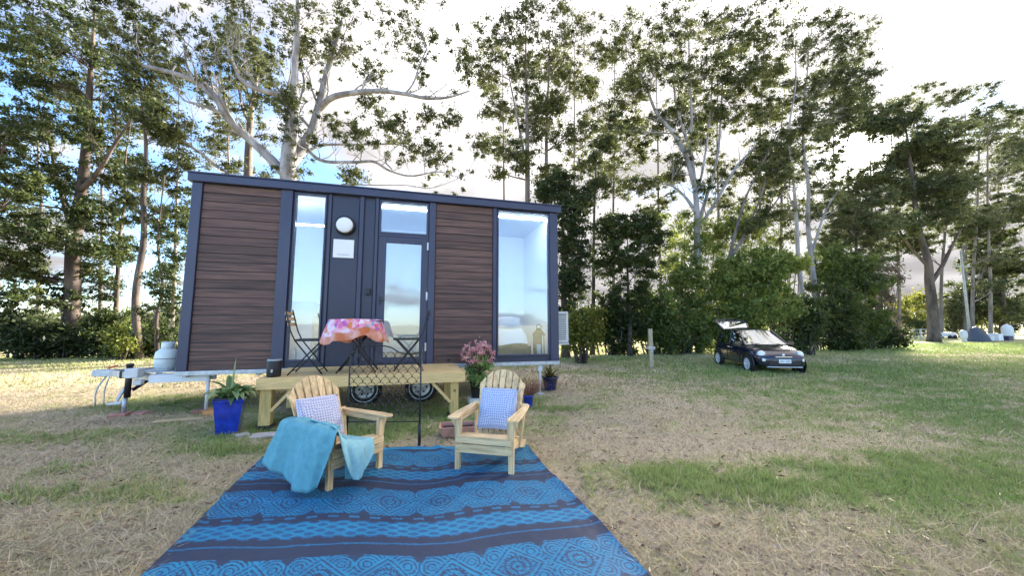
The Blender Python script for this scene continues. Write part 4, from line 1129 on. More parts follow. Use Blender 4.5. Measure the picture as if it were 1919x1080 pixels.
# ------------------------------------------------------------------ the big white gum behind the house
tree('white_gum_tree', 'huge pale barked gum with bare forking limbs rising behind the roof of the tiny house', 'tree',
     [(540, 655), (536, 500), (538, 380), (543, 310), (549, 240), (551, 180), (553, 126), (556, 40), (558, -60)],
     [(690, 185, 20, 22, 5), (700, 130, 40, 14, 7), (742, 240, 24, 26, 8), (715, 225, 14, 26, 5), (800, 215, 20, 14, 6), (840, 225, 26, 16, 6), (545, 215, 24, 52, 14), (515, 190, 22, 26, 8), (590, 270, 10, 14, 3), (670, 245, 30, 16, 8), (790, 275, 34, 14, 9), (815, 300, 22, 14, 4), (545, 318, 26, 16, 7), (665, 330, 32, 12, 7), (470, 200, 30, 28, 5), (400, 160, 46, 20, 6), (460, 135, 70, 12, 9), (560, 80, 60, 40, 22), (640, 90, 60, 30, 14), (420, 90, 60, 30, 12), (760, 80, 70, 30, 14), (405, 270, 22, 24, 5), (435, 310, 18, 14, 4), (600, 20, 90, 40, 18), (450, 10, 80, 40, 14), (740, 10, 90, 40, 14), (355, 225, 20, 14, 3)],
     17.0, 'trunkp', 'gum', r0=.50, n=46, L=.24, W=.09, cr=.48, depth=.8, limb_r=.15, flatz=.75,
     limbs=[([(538, 330), (510, 300), (470, 262), (430, 225, -.6), (410, 190, -1), (390, 165, -1), (350, 145, -1.4), (290, 128, -1.6), (240, 118, -2)], .24, .07),
            ([(420, 215, -.8), (396, 204, -1.2), (370, 195, -1.5), (345, 187, -1.6), (325, 160, -1.8)], .09, .025),
            ([(410, 190, -1), (375, 160, -1.3), (352, 126, -1.4), (345, 80, -1.5)], .10, .04),
            ([(541, 312), (565, 280, .5), (585, 245, .8), (598, 200, 1), (610, 150, 1), (620, 110, 1.2), (640, 40, 1.2)], .30, .12),
            ([(598, 205, 1), (622, 183, .4), (660, 174, 0), (710, 170, -.4), (760, 176, -.6), (800, 184, -.8), (840, 182, -.8), (880, 170, -1)], .17, .035),
            ([(760, 176, -.6), (775, 155, -.5), (785, 126, -.4), (800, 90, -.4)], .06, .03),
            ([(588, 245, .8), (570, 265, .4), (600, 300, .4), (660, 304, .2), (700, 303, 0), (730, 320, 0), (770, 330, 0), (820, 322, -.2), (850, 330, -.3)], .10, .025),
            ([(575, 285, .6), (605, 272, .8), (660, 271, 1), (720, 270, 1), (750, 272, 1.1), (790, 290, 1.2)], .08, .02),
            ([(735, 318, 0), (722, 300, 0), (740, 276, .2), (760, 268, .3)], .035, .012),
            ([(640, 345, .8), (700, 347, .8), (760, 347, .8), (810, 352, .8), (870, 330, .8)], .035, .012),
            ([(470, 262), (445, 240, .5), (425, 200, .8), (415, 150, 1), (412, 126, 1), (405, 70, 1)], .08, .03),
            ([(549, 190), (520, 176, -.5), (485, 168, -.8), (455, 152, -1), (440, 126, -1), (425, 90, -1)], .15, .05),
            ([(545, 260), (556, 210, 1), (570, 160, 1.4), (565, 126, 1.5), (550, 60, 1.5)], .10, .05),
            ([(300, 230, -1), (340, 262, -.6), (380, 290, -.2), (425, 325, 0), (470, 350)], .04, .10)])
tree('slim_gum_tree', 'slim grey gum trunk with a side branch standing just left of the huge pale gum', 'tree',
     [(462, 650), (466, 460), (468, 330), (468, 260), (472, 200), (477, 150), (476, 100), (470, 20)],
     [(470, 160, 26, 30, 6), (478, 110, 40, 30, 9), (450, 320, 30, 12, 5), (440, 60, 60, 30, 10), (505, 330, 18, 16, 4), (420, 245, 24, 30, 7), (500, 250, 20, 30, 5)],
     19.0, 'trunkm', 'gum', r0=.26, n=50, L=.24, W=.09, cr=.5,
     limbs=[([(470, 235), (455, 205), (448, 170), (440, 140)], .08, .03), ([(475, 190), (455, 165), (446, 140), (430, 100)], .07, .03)])

# left group
LG = 'trees on the left of the tiny house'
tree('broad_tree', 'broad dark tree with thick forked trunk at the far left', 'tree',
     [(128, 668), (132, 560), (140, 450), (150, 360), (165, 270), (175, 190), (180, 100), (185, 20)],
     [(90, 160, 70, 34, 26), (70, 230, 55, 30, 18), (175, 250, 46, 36, 26), (95, 330, 70, 34, 30), (160, 400, 60, 30, 26), (80, 440, 60, 22, 22), (190, 470, 44, 24, 16), (60, 520, 44, 18, 12), (120, 560, 40, 26, 12), (240, 200, 50, 40, 22), (110, 90, 80, 40, 26), (200, 60, 80, 40, 24), (60, 30, 80, 50, 24), (30, 380, 30, 26, 10), (215, 330, 40, 26, 14), (160, 510, 34, 30, 12)],
     17.5, 'trunkd', 'darkleaf', r0=.34, n=60, L=.26, W=.10, cr=.55, group=LG,
     limbs=[([(140, 450), (120, 380, .5), (100, 300, .8), (85, 220, 1)], .14, .05), ([(150, 360), (185, 320, -.5), (215, 270, -.8), (250, 220, -1)], .13, .04)])
tree('leafy_tree', 'leafy tree with drooping yellowish green branch tips left of the roof corner', 'tree',
     [(262, 672), (262, 560), (268, 450), (272, 360), (270, 290), (262, 220), (265, 140), (262, 60)],
     [(262, 150, 50, 30, 18), (300, 225, 36, 34, 22), (320, 255, 26, 16, 10), (285, 330, 30, 24, 10), (330, 300, 26, 22, 8), (265, 100, 60, 40, 22), (250, 390, 26, 30, 8), (300, 400, 30, 40, 9), (340, 380, 20, 40, 8), (250, 30, 70, 40, 20), (320, 130, 30, 24, 6)],
     16.0, 'trunkd', 'gum', r0=.15, n=60, L=.26, W=.09, cr=.5, group=LG, base=.42)
tree('thin_tree', 'thin dark trunk with small leaf clusters midway between broad tree and roof corner', 'tree',
     [(215, 670), (212, 600), (218, 520), (222, 450), (226, 380), (240, 300), (245, 240)],
     [(210, 440, 30, 28, 9), (232, 380, 30, 22, 8), (205, 540, 26, 34, 10), (240, 470, 26, 34, 8), (245, 300, 30, 28, 9), (195, 600, 26, 26, 9), (245, 230, 30, 26, 8)],
     18.5, 'trunkd', 'darkleaf', r0=.13, n=56, L=.24, W=.09, cr=.5, group=LG)
tree('sapling_tree', 'spindly sapling with sparse dark leaves beside the left end of the tiny house', 'tree',
     [(298, 672), (296, 600), (300, 540), (304, 470), (308, 400), (312, 330)],
     [(300, 520, 26, 40, 10), (310, 440, 24, 30, 8), (285, 580, 22, 30, 8), (322, 560, 20, 40, 8), (330, 470, 16, 30, 6), (300, 620, 24, 20, 7), (345, 420, 10, 40, 5)],
     15.0, 'trunkd', 'darkleaf', r0=.08, n=50, L=.2, W=.08, cr=.42, group=LG)
tree('edge_tree', 'dark tree whose layered foliage is cut by the left edge of the picture', 'tree',
     [(-30, 680), (-20, 520), (-10, 380), (0, 250), (5, 100)],
     [(30, 420, 60, 24, 20), (20, 480, 50, 20, 14), (40, 560, 46, 22, 12), (10, 340, 60, 34, 18), (-10, 220, 70, 50, 20), (20, 280, 50, 24, 12), (-20, 100, 80, 60, 20), (-40, 500, 60, 60, 16)],
     16.5, 'trunkd', 'darkleaf', r0=.25, n=60, L=.26, W=.10, cr=.55, group=LG)
SL = 'shrubs at the left edge of the paddock'
shrub('dense_shrub', 'dense dark shrub in the far left corner under the broad tree', 'shrub', [(60, 630, 46, 34, 46), (20, 620, 30, 40, 24)], 16.0, 'darkleaf', group=SL, n=80, base=.25)
shrub('low_shrub', 'low brown green shrub below the forked trunk', 'shrub', [(130, 645, 40, 24, 34)], 16.5, 'darkleaf', group=SL, n=80, base=.25)
shrub('yellow_green_shrub', 'shrub with a yellow green tip beside the thin trunks', 'shrub', [(225, 628, 12, 22, 10), (240, 650, 24, 16, 12)], 15.6, 'limeleaf', group=SL, n=50, L=.12, base=.35)  # every leaf takes the yellow green leaf colour
shrub('dark_shrub', 'dark loose shrub in the shade left of the gas bottle', 'shrub', [(190, 625, 34, 42, 40), (260, 650, 60, 20, 34), (290, 640, 30, 26, 20)], 16.8, 'darkleaf', group=SL, n=80)
shrub('pale_shrub', 'grey green shrub between the thin trunk and the sapling', 'shrub', [(255, 625, 22, 22, 12), (238, 600, 18, 24, 8)], 17.5, 'midleaf', group=SL, n=50, base=.5)

# middle group
MG = 'trees behind the right end of the tiny house'
tree('straight_gum_tree', 'straight grey gum rising just above the right part of the roof', 'tree',
     [(990, 655), (990, 500), (989, 380), (988, 280), (987, 200), (986, 130), (985, 40)],
     [(905, 140, 50, 26, 12), (930, 205, 36, 24, 10), (985, 140, 36, 40, 14), (960, 285, 46, 20, 11), (905, 270, 22, 14, 5), (980, 300, 26, 22, 9), (1015, 200, 30, 34, 12), (940, 320, 22, 12, 4), (1005, 250, 24, 24, 8), (950, 80, 70, 40, 20), (1010, 40, 70, 50, 20), (870, 110, 34, 20, 8)],
     19.0, 'trunkm', 'gum', r0=.20, n=56, L=.26, W=.10, cr=.55, group=MG,
     limbs=[([(989, 330), (975, 250), (965, 200), (955, 150)], .09, .03)])
tree('leaning_limb_gum_tree', 'gum with a bright green clump high between the straight gum and the fanned gum', 'tree',
     [(1032, 655), (1028, 500), (1026, 400), (1024, 300), (1025, 220), (1028, 140), (1030, 60)],
     [(1045, 195, 30, 22, 12), (1040, 130, 44, 30, 16), (1090, 160, 34, 30, 12), (1060, 260, 34, 24, 11), (1075, 60, 60, 40, 18), (1100, 230, 26, 24, 8), (1030, 320, 26, 24, 9)],
     20.0, 'trunkm', 'gum', r0=.18, n=56, L=.26, W=.10, cr=.55, group=MG, base=.6)
tree('dark_dense_tree', 'very dark dense tree right behind the right end of the roof', 'tree',
     [(1060, 662), (1058, 560), (1055, 450), (1052, 380)],
     [(1050, 350, 42, 30, 30), (1065, 400, 30, 34, 24), (1075, 460, 32, 40, 26), (1070, 530, 36, 40, 28), (1020, 370, 22, 26, 10), (1095, 380, 20, 20, 6), (1065, 600, 36, 34, 20)],
     17.0, 'trunkd', 'darkleaf', r0=.2, n=75, L=.24, W=.10, cr=.5, group=MG, base=.35)
tree('mid_clump_tree', 'small gum crown with round leaf clumps against the sky above the dark tree', 'tree',
     [(1110, 662), (1112, 540), (1112, 440), (1115, 340), (1120, 270)],
     [(1110, 300, 32, 20, 12), (1125, 340, 30, 20, 10), (1135, 270, 24, 18, 7), (1105, 370, 28, 16, 8), (1150, 240, 26, 26, 7)],
     18.5, 'trunkd', 'gum', r0=.12, n=60, L=.25, W=.10, cr=.5, group=MG, base=.4)
tree('round_crown_tree', 'rounded dark green tree standing between tiny house and yellow post', 'tree',
     [(1180, 662), (1180, 600), (1178, 520), (1176, 440)],
     [(1150, 430, 36, 28, 26), (1200, 425, 40, 30, 28), (1225, 450, 26, 26, 14), (1170, 480, 44, 24, 22), (1215, 500, 30, 24, 14), (1130, 500, 26, 30, 12), (1160, 560, 34, 34, 18), (1195, 555, 24, 30, 10)],
     18.0, 'trunkd', 'darkleaf', r0=.14, n=75, L=.24, W=.10, cr=.5, group=MG, base=.55)
tree('fanned_gum_tree', 'tall pale trunked gum whose limbs fan out high above the bushes', 'tree',
     [(1312, 655), (1312, 560), (1310, 470), (1306, 400), (1302, 340), (1298, 280), (1296, 220), (1290, 150), (1288, 60)],
     [(1180, 180, 50, 26, 16), (1240, 230, 40, 24, 16), (1300, 210, 50, 30, 22), (1360, 215, 40, 24, 16), (1225, 140, 60, 26, 20), (1320, 140, 60, 26, 24), (1390, 150, 40, 30, 18), (1195, 345, 30, 16, 9), (1260, 330, 30, 14, 9), (1270, 300, 28, 14, 6), (1220, 350, 24, 18, 5), (1315, 350, 18, 20, 5), (1160, 250, 40, 24, 10), (1250, 60, 80, 44, 26), (1370, 60, 70, 44, 24), (1170, 70, 60, 44, 16), (1155, 310, 22, 16, 4)],
     21.0, 'trunkp', 'gum', r0=.24, n=60, L=.28, W=.10, cr=.6, group=MG, limb_r=.3,
     limbs=[([(1306, 400), (1285, 370), (1262, 350), (1245, 345)], .12, .04), ([(1302, 350), (1285, 290), (1262, 250), (1230, 210), (1210, 160), (1195, 126)], .15, .05),
            ([(1308, 420), (1330, 350), (1345, 290), (1350, 230), (1355, 150)], .11, .04), ([(1308, 430), (1340, 380), (1375, 320), (1400, 290), (1440, 250)], .11, .03),
            ([(1300, 300), (1280, 240), (1265, 180), (1262, 126)], .09, .04), ([(1304, 380), (1320, 300), (1330, 220), (1335, 150)], .08, .03)])
tree('fine_branched_gum_tree', 'gum with fine steep branches between the fanned gum and the twin trunks', 'tree',
     [(1400, 655), (1385, 560), (1370, 490), (1385, 420), (1405, 360), (1430, 300), (1455, 250)],
     [(1430, 300, 30, 20, 10), (1400, 420, 30, 16, 7), (1455, 320, 26, 18, 8), (1440, 400, 30, 16, 8), (1470, 260, 26, 20, 8), (1420, 210, 40, 30, 12)],
     20.0, 'trunkm', 'gum', r0=.14, n=56, L=.26, W=.10, cr=.52, group=MG,
     limbs=[([(1372, 480), (1400, 430), (1425, 370), (1440, 320)], .08, .03), ([(1375, 470), (1420, 420), (1460, 370), (1480, 330)], .07, .02)])
TG = 'twin pale gums behind the car'
tree('twin_gum_tree', 'left one of the two pale trunks with dark bark collars behind the car', 'tree',
     [(1502, 655), (1499, 560), (1498, 480), (1490, 400), (1483, 320), (1482, 240), (1488, 160), (1492, 80)],
     [(1440, 145, 46, 28, 20), (1500, 175, 40, 26, 18), (1470, 290, 36, 18, 14), (1455, 335, 40, 16, 13), (1500, 240, 30, 20, 10), (1560, 150, 44, 24, 18), (1430, 270, 30, 14, 8), (1450, 70, 70, 50, 26), (1545, 70, 70, 44, 26)],
     22.0, 'trunkp', 'gum', r0=.15, n=60, L=.28, W=.10, cr=.6, group=TG)
tree('twin_gum_tree', 'right one of the two pale trunks with dark bark collars behind the car', 'tree',
     [(1527, 655), (1525, 560), (1521, 490), (1516, 420), (1511, 350), (1508, 280), (1507, 200), (1510, 130), (1514, 60)],
     [(1560, 300, 34, 20, 12), (1590, 200, 40, 22, 14), (1545, 350, 30, 20, 9), (1535, 400, 30, 18, 8), (1610, 150, 34, 24, 12), (1570, 230, 40, 20, 10), (1530, 210, 34, 24, 10), (1590, 90, 50, 34, 16), (1475, 400, 24, 14, 5)],
     22.5, 'trunkp', 'gumb', r0=.17, n=60, L=.28, W=.10, cr=.6, group=TG,
     limbs=[([(1520, 480), (1535, 430), (1550, 390), (1575, 350)], .09, .03)])
RG = 'trees on the right side of the paddock'
tree('olive_crown_tree', 'bushy gum standing between the twin trunks and the gap of sky', 'tree',
     [(1600, 650), (1600, 560), (1602, 480), (1600, 400)],
     [(1590, 430, 40, 30, 24), (1640, 420, 34, 28, 20), (1600, 380, 30, 22, 12), (1560, 470, 30, 30, 16), (1640, 470, 30, 34, 18), (1600, 510, 46, 30, 26), (1650, 370, 24, 20, 8)],
     25.0, 'trunkd', 'gumb', r0=.2, n=70, L=.28, W=.11, cr=.6, group=RG)
tree('big_spreading_tree', 'big spreading gum with a thick dark leaning trunk right of the gap of sky', 'tree',
     [(1750, 640), (1750, 580), (1744, 530), (1738, 490), (1725, 430), (1715, 360), (1705, 290), (1700, 230)],
     [(1690, 220, 50, 26, 26), (1640, 240, 40, 22, 16), (1740, 260, 50, 26, 26), (1700, 300, 50, 24, 24), (1780, 290, 40, 24, 18), (1680, 360, 36, 20, 14), (1740, 350, 40, 22, 18), (1700, 420, 36, 24, 16), (1760, 400, 40, 24, 18), (1720, 450, 30, 22, 10), (1640, 330, 30, 20, 9), (1625, 200, 36, 16, 9), (1790, 350, 40, 20, 16), (1600, 330, 24, 16, 5)],
     32.0, 'trunkd', 'gumb', r0=.42, n=70, L=.34, W=.13, cr=.75, group=RG,
     limbs=[([(1745, 530), (1765, 500), (1780, 470), (1800, 430)], .2, .08), ([(1740, 500), (1712, 470), (1690, 440), (1670, 400)], .15, .06)])
tree('feathery_tree', 'feathery topped gum rising against the bright cloud in the top right corner', 'tree',
     [(1810, 640), (1808, 560), (1805, 460), (1800, 360), (1805, 280), (1810, 220)],
     [(1760, 185, 44, 12, 12), (1820, 180, 40, 16, 13), (1850, 220, 40, 18, 16), (1790, 225, 50, 18, 16), (1740, 160, 22, 8, 4), (1820, 270, 46, 20, 18), (1870, 280, 30, 24, 13), (1850, 340, 40, 24, 18), (1820, 400, 44, 24, 18), (1690, 190, 26, 8, 5)],
     41.0, 'trunkm', 'gumb', r0=.25, n=44, L=.34, W=.12, cr=.7, group=RG, flatz=.5)
tree('dark_layered_tree', 'dark layered tree filling the right edge behind the leaning pole', 'tree',
     [(1880, 640), (1876, 560), (1872, 480), (1868, 400), (1868, 330)],
     [(1850, 450, 46, 22, 26), (1880, 500, 46, 26, 28), (1830, 490, 34, 18, 14), (1850, 540, 40, 26, 22), (1890, 570, 40, 34, 24), (1880, 400, 40, 24, 20), (1820, 560, 28, 34, 16), (1900, 320, 40, 40, 18), (1805, 585, 24, 40, 14), (1780, 570, 18, 44, 10)],
     43.0, 'trunkd', 'darkleaf', r0=.34, n=90, L=.34, W=.14, cr=.75, group=RG, base=.5)
tree('far_right_tree', 'tall tree partly outside the right edge of the picture', 'tree',
     [(1960, 650), (1955, 500), (1950, 350), (1948, 220)],
     [(1930, 260, 50, 40, 24), (1925, 380, 40, 40, 20), (1940, 480, 46, 40, 22), (1930, 590, 40, 36, 18), (1900, 220, 30, 20, 8)],
     39.0, 'trunkd', 'gumb', r0=.3, n=60, L=.32, W=.12, cr=.7, group=RG)
BL = {945: 'slender background gum standing left of the straight grey gum', 1075: 'slender background gum just behind the very dark dense tree', 1150: 'slender background gum seen above the rounded dark green tree', 1235: 'slender background gum between the rounded tree and the fanned gum', 1345: 'slender background gum right of the fanned gum trunk', 1425: 'slender background gum above the fresh green bush by the car', 1465: 'shorter background gum just left of the twin pale gums', 1560: 'slender background gum just right of the twin pale gums', 1592: 'background gum close behind the right twin pale gum under the bright sun patch', 1630: 'background gum below the bright sun patch behind the olive crown', 1675: 'background gum above the dry bush left of the gap of sky', 1775: 'background gum just right of the thick leaning dark trunk', 1850: 'tall background gum behind the leaning pole', 1830: 'low crowned background gum right behind the leaning pole', 75: 'background gum at the far left behind the broad forked tree', 190: 'background gum between the broad tree and the leafy tree', 330: 'background gum right beside the left roof corner', 430: 'background gum behind the left limbs of the huge pale gum'}
for px, y0, y1, w, n in ((945, 60, 300, 60, 8), (1075, 80, 330, 60, 9), (1150, 90, 380, 60, 9), (1235, 90, 420, 70, 9), (1345, 60, 430, 70, 11), (1425, 90, 440, 70, 11), (1465, 200, 480, 60, 8), (1560, 90, 440, 70, 10), (1630, 180, 480, 70, 15), (1592, 150, 460, 60, 12), (1675, 210, 470, 60, 10), (1775, 240, 440, 60, 9), (1850, 230, 460, 70, 10), (1830, 300, 540, 60, 9), (75, 60, 520, 70, 8), (190, 60, 480, 70, 8), (330, 100, 540, 50, 6), (430, 60, 300, 70, 6)):
    Yb = 27 if px < 1500 else 36
    bl = []
    for k in range(n):
        f = (k+rnd.random())/n; yy = lerp(y0, y1, f); bl.append((px+rnd.uniform(-1, 1)*w*(.5+.6*math.sin(math.pi*min(1, f+.15))), yy, rnd.uniform(26, 44), rnd.uniform(12, 20), rnd.randrange(7, 12)))
    jx = rnd.uniform(-12, 12)
    tree('background_gum_tree', BL[px], 'tree', [(px+jx, 640), (px+jx*.7, 520), (px, 400), (px-jx*.4, 260), (px-jx, max(y0, 60))], bl, Yb, 'trunkm', 'gum' if px < 1500 else 'gumb', r0=.15, n=52, L=.30, W=.11, cr=.62, group='slender gums behind the first row of trees')
# bushes under the trees, from left to right
SG = 'bushes along the far side of the paddock'
B = lambda nm, lab, bl, Y, lf, **k: shrub(nm, lab, 'bush', bl, Y, lf, group=SG, **k)
B('lime_bush', 'bright yellow green bush beside the air conditioner', [(1095, 610, 26, 40, 30), (1078, 640, 18, 22, 10)], 14.5, 'limeleaf', n=60, L=.16, base=.4)
B('dark_bush', 'dark green bush left of the yellow post', [(1140, 610, 34, 46, 44), (1175, 620, 34, 40, 38)], 18.5, 'darkleaf', n=90, L=.2, base=.5)
B('deep_green_bush', 'deep green bush directly behind the yellow post', [(1225, 590, 40, 58, 60), (1250, 630, 36, 28, 26)], 19.0, 'midleaf', n=90, L=.2, base=.25)
B('tall_green_bush', 'tall mid green bush left of the raised tailgate', [(1285, 550, 50, 66, 76), (1300, 620, 50, 40, 50)], 19.5, 'midleaf', n=90, L=.2, base=.45)
B('feathery_bush', 'pale feathery tree crown above the bushes around the fanned gum trunk', [(1290, 440, 56, 44, 44), (1350, 440, 50, 40, 40), (1260, 480, 34, 34, 22), (1400, 430, 50, 34, 34)], 21.8, 'midleaf', n=50, L=.22, base=.7)
B('light_green_bush', 'big light green bush behind the raised tailgate', [(1370, 530, 56, 56, 70), (1420, 500, 54, 40, 54), (1380, 590, 56, 48, 60)], 19.5, 'midleaf', n=90, L=.2, base=.72)
B('spring_green_bush', 'fresh green bush right above the car roof', [(1440, 570, 44, 56, 60), (1470, 500, 34, 30, 26)], 18.5, 'midleaf', n=90, L=.19, base=.85)
B('blue_green_bush', 'blue green bush right behind the car bonnet', [(1510, 600, 34, 44, 44), (1490, 640, 24, 20, 14)], 18.5, 'darkleaf', n=90, L=.18, base=.75)
B('shady_bush', 'shady dark bush right of the car under the twin gums', [(1560, 590, 44, 60, 64), (1580, 640, 40, 18, 24)], 22.0, 'darkleaf', n=90, L=.22, base=.6)
B('tall_shady_bush', 'tall dense bush between the twin gums and the dry bush', [(1600, 530, 54, 60, 64), (1550, 500, 44, 50, 44), (1610, 610, 44, 44, 40)], 23.5, 'midleaf', n=90, L=.24, base=.35)
B('dry_bush', 'brownish twiggy bush left of the gap of sky', [(1645, 560, 28, 60, 44), (1655, 620, 30, 30, 24), (1670, 520, 24, 24, 10)], 25.0, 'twig', n=70, L=.22, base=.5)
B('dark_low_bush', 'dark low bush at the foot of the dry bush', [(1650, 630, 40, 22, 26)], 24.0, 'darkleaf', n=80, L=.2, base=.4)
B('yellow_bush', 'yellow green bush in the gap left of the thick leaning trunk', [(1705, 575, 34, 26, 30), (1690, 605, 28, 16, 14), (1730, 560, 14, 16, 6)], 42.0, 'limeleaf', n=60, L=.3, W=.14, cr=.7, base=.6)
B('shaded_bush', 'dark bush below the yellow green one', [(1715, 610, 28, 16, 22)], 40.0, 'darkleaf', n=70, L=.26, cr=.6)
B('olive_bush', 'olive bush between the thick trunk and the leaning pole', [(1785, 585, 24, 44, 34), (1765, 620, 20, 16, 12)], 42.0, 'gumb', n=70, L=.26, cr=.6)
B('golden_bush', 'golden green bush under the dark layered tree', [(1855, 600, 30, 16, 20)], 43.0, 'limeleaf', n=50, L=.26, cr=.6, base=.3)
B('corner_bush', 'dark bush at the right edge behind the pale junk', [(1890, 590, 30, 24, 22), (1840, 575, 24, 18, 14)], 43.0, 'darkleaf', n=70, L=.28, cr=.6)

# far-off wood seen between the trunks, one soft mass
def far_wood():
    cl = []
    for k in range(230):
        a = math.radians(rnd.uniform(2, 56)); R = rnd.uniform(54, 64)
        cl.append(((R*math.tan(a), R, rnd.uniform(.2, 4.5*(1 if a > .5 else .8))), rnd.uniform(.9, 1.8)))
    for k in range(50):
        a = math.radians(rnd.uniform(-56, -38)); R = rnd.uniform(27, 33)
        cl.append(((R*math.tan(a), R, rnd.uniform(.2, 2.0)), rnd.uniform(.9, 1.5)))
    o = leaves('distant_wood', cl, M['gumb'], None, 130, .50, .24, .1, .8, .5)
    tag(o, 'far-off low wood closing the view between the tree trunks', 'wood', kind='stuff')
far_wood()

# ------------------------------------------------------------------ potted plants
def strap_leaf(base, az, L, lift, w, curl, m, parent, tint, name='leaf'):
    V = []; T = []; n = 7
    d = Vector((math.cos(az), math.sin(az), 0)); s = Vector((-d.y, d.x, 0)); p = Vector(base); el = lift
    for i in range(n+1):
        f = i/n; ww = w*(math.sin(math.pi*min(1, .12+f*.88))**.7)*(1-.1*f); 
        if i == n: ww = .001
        V += [p-s*ww/2+Vector((0, 0, ww*.18)), p, p+s*ww/2+Vector((0, 0, ww*.18))]; T += [tint+.1, tint-.15, tint+.1]
        p = p+(d*math.cos(el)+Vector((0, 0, 1))*math.sin(el))*L/n; el -= curl/n
    Fc = []
    for i in range(n):
        a = i*3; Fc += [(a, a+1, a+4, a+3), (a+1, a+2, a+5, a+4)]
    return fast_mesh(name, np.array([list(v) for v in V]), np.array(Fc), m, parent, tint=np.clip(T, 0, 1), smooth=True)
def planter():
    t = thing('potted_plant', 'strappy green plant in a tall cobalt blue square planter left of the deck', 'potted plant'); c = ground(428, 812); t.location = (c.x, c.y, -.01); t.rotation_euler = (0, 0, .46)
    A = MB(); secs = [(.0, .115), (.02, .12), (.44, .163), (.45, .172), (.485, .174)]
    vs = []
    for z, h in secs:
        for a, b in ((-1, -1), (1, -1), (1, 1), (-1, 1)): vs.append((a*h, b*h, z))
    vs += [(a*.150, b*.150, .485) for a, b in ((-1, -1), (1, -1), (1, 1), (-1, 1))]+[(a*.147, b*.147, .40) for a, b in ((-1, -1), (1, -1), (1, 1), (-1, 1))]
    fs = [(3, 2, 1, 0)]
    for i in range(6):
        for k in range(4): fs.append((i*4+k, i*4+(k+1) % 4, (i+1)*4+(k+1) % 4, (i+1)*4+k))
    A.add(vs, fs); A.build('planter_body', M['blue'], t, bevel=.012)
    A = MB()
    for z, h in ((.457, .206), (.478, .206)):
        pass
    for a, b, cc, d in ((-.178, -.178, .178, -.146), (-.178, .146, .178, .178), (-.178, -.144, -.146, .144), (.146, -.144, .178, .144)): A.b2((a, b, .488), (cc, d, .512))
    A.build('planter_rim', M['dblue'], t, bevel=.006)
    MB().b2((-.14, -.14, .40), (.14, .14, .47)).build('soil', M['soil'], t)
    r = random.Random(4)
    for i in range(58):
        az = r.uniform(0, 6.28); L = r.uniform(.20, .44); strap_leaf((r.uniform(-.07, .07), r.uniform(-.07, .07), .46), az, L, r.uniform(.7, 1.5), r.uniform(.07, .12), r.uniform(.6, 2.4), M['plant'], t, r.uniform(.3, .9))
    for i, az in enumerate((-2.2, -1.2, -.5, 2.9, .3)):
        strap_leaf((.02*math.cos(az), .02*math.sin(az), .46), az, .44, 1.15, .10, 2.4, M['plant'], t, .95)
    strap_leaf((0, 0, .43), 1.5, .62, 1.5, .03, .2, M['plant'], t, .95)
planter()
def round_pot(t, r0, r1, h, m, z=0):
    MB().lathe([(0, z), (r0, z), (r0*1.02, z+.01), (r1*.96, z+h*.9), (r1*1.04, z+h*.9), (r1*1.04, z+h), (r1*.92, z+h), (r1*.9, z+h*.85), (0, z+h*.83)], 24).build('pot', M[m], t)
def flower_pot():
    t = thing('potted_plant', 'pink flowering bush in a black pot at the right end of the deck', 'potted plant'); at_house(t, 5.08, -.52, 0)
    round_pot(t, .11, .16, .32, 'blackp', .13)
    cl = []
    for k in range(44):
        a = rnd.uniform(0, 6.28); r = rnd.uniform(0, .23); cl.append(((r*math.cos(a)*1.05, r*math.sin(a), rnd.uniform(.46, .88)), .10))
    leaves('foliage', cl, M['pot2leaf'], t, 60, .065, .03, .0, .9, .6)
    A = MB()
    cl = []
    for k in range(80):
        a = rnd.uniform(0, 6.28); r = .32*math.sqrt(rnd.random()); z = .80+.46*rnd.random()*(1-(r/.42)**2)
        cl.append(((r*math.cos(a), r*math.sin(a), z), .045)); A.tube([(0, 0, .42), (r*.5*math.cos(a), r*.5*math.sin(a), .65), (r*math.cos(a), r*math.sin(a), z)], .004, 4, cap=False)
    A.build('stems', M['rusty'], t)
    leaves('flowers', cl, M['pink'], t, 34, .034, .024, .0, .9, .5)
    o = MB().b2((-.17, -.15, 0), (.17, .15, .125)).build('plant_stand', M['offw'], bevel=.012); place(o, 5.08, -.52, .0); tag(o, 'low white box under the black pot of pink flowers', 'box')
flower_pot()
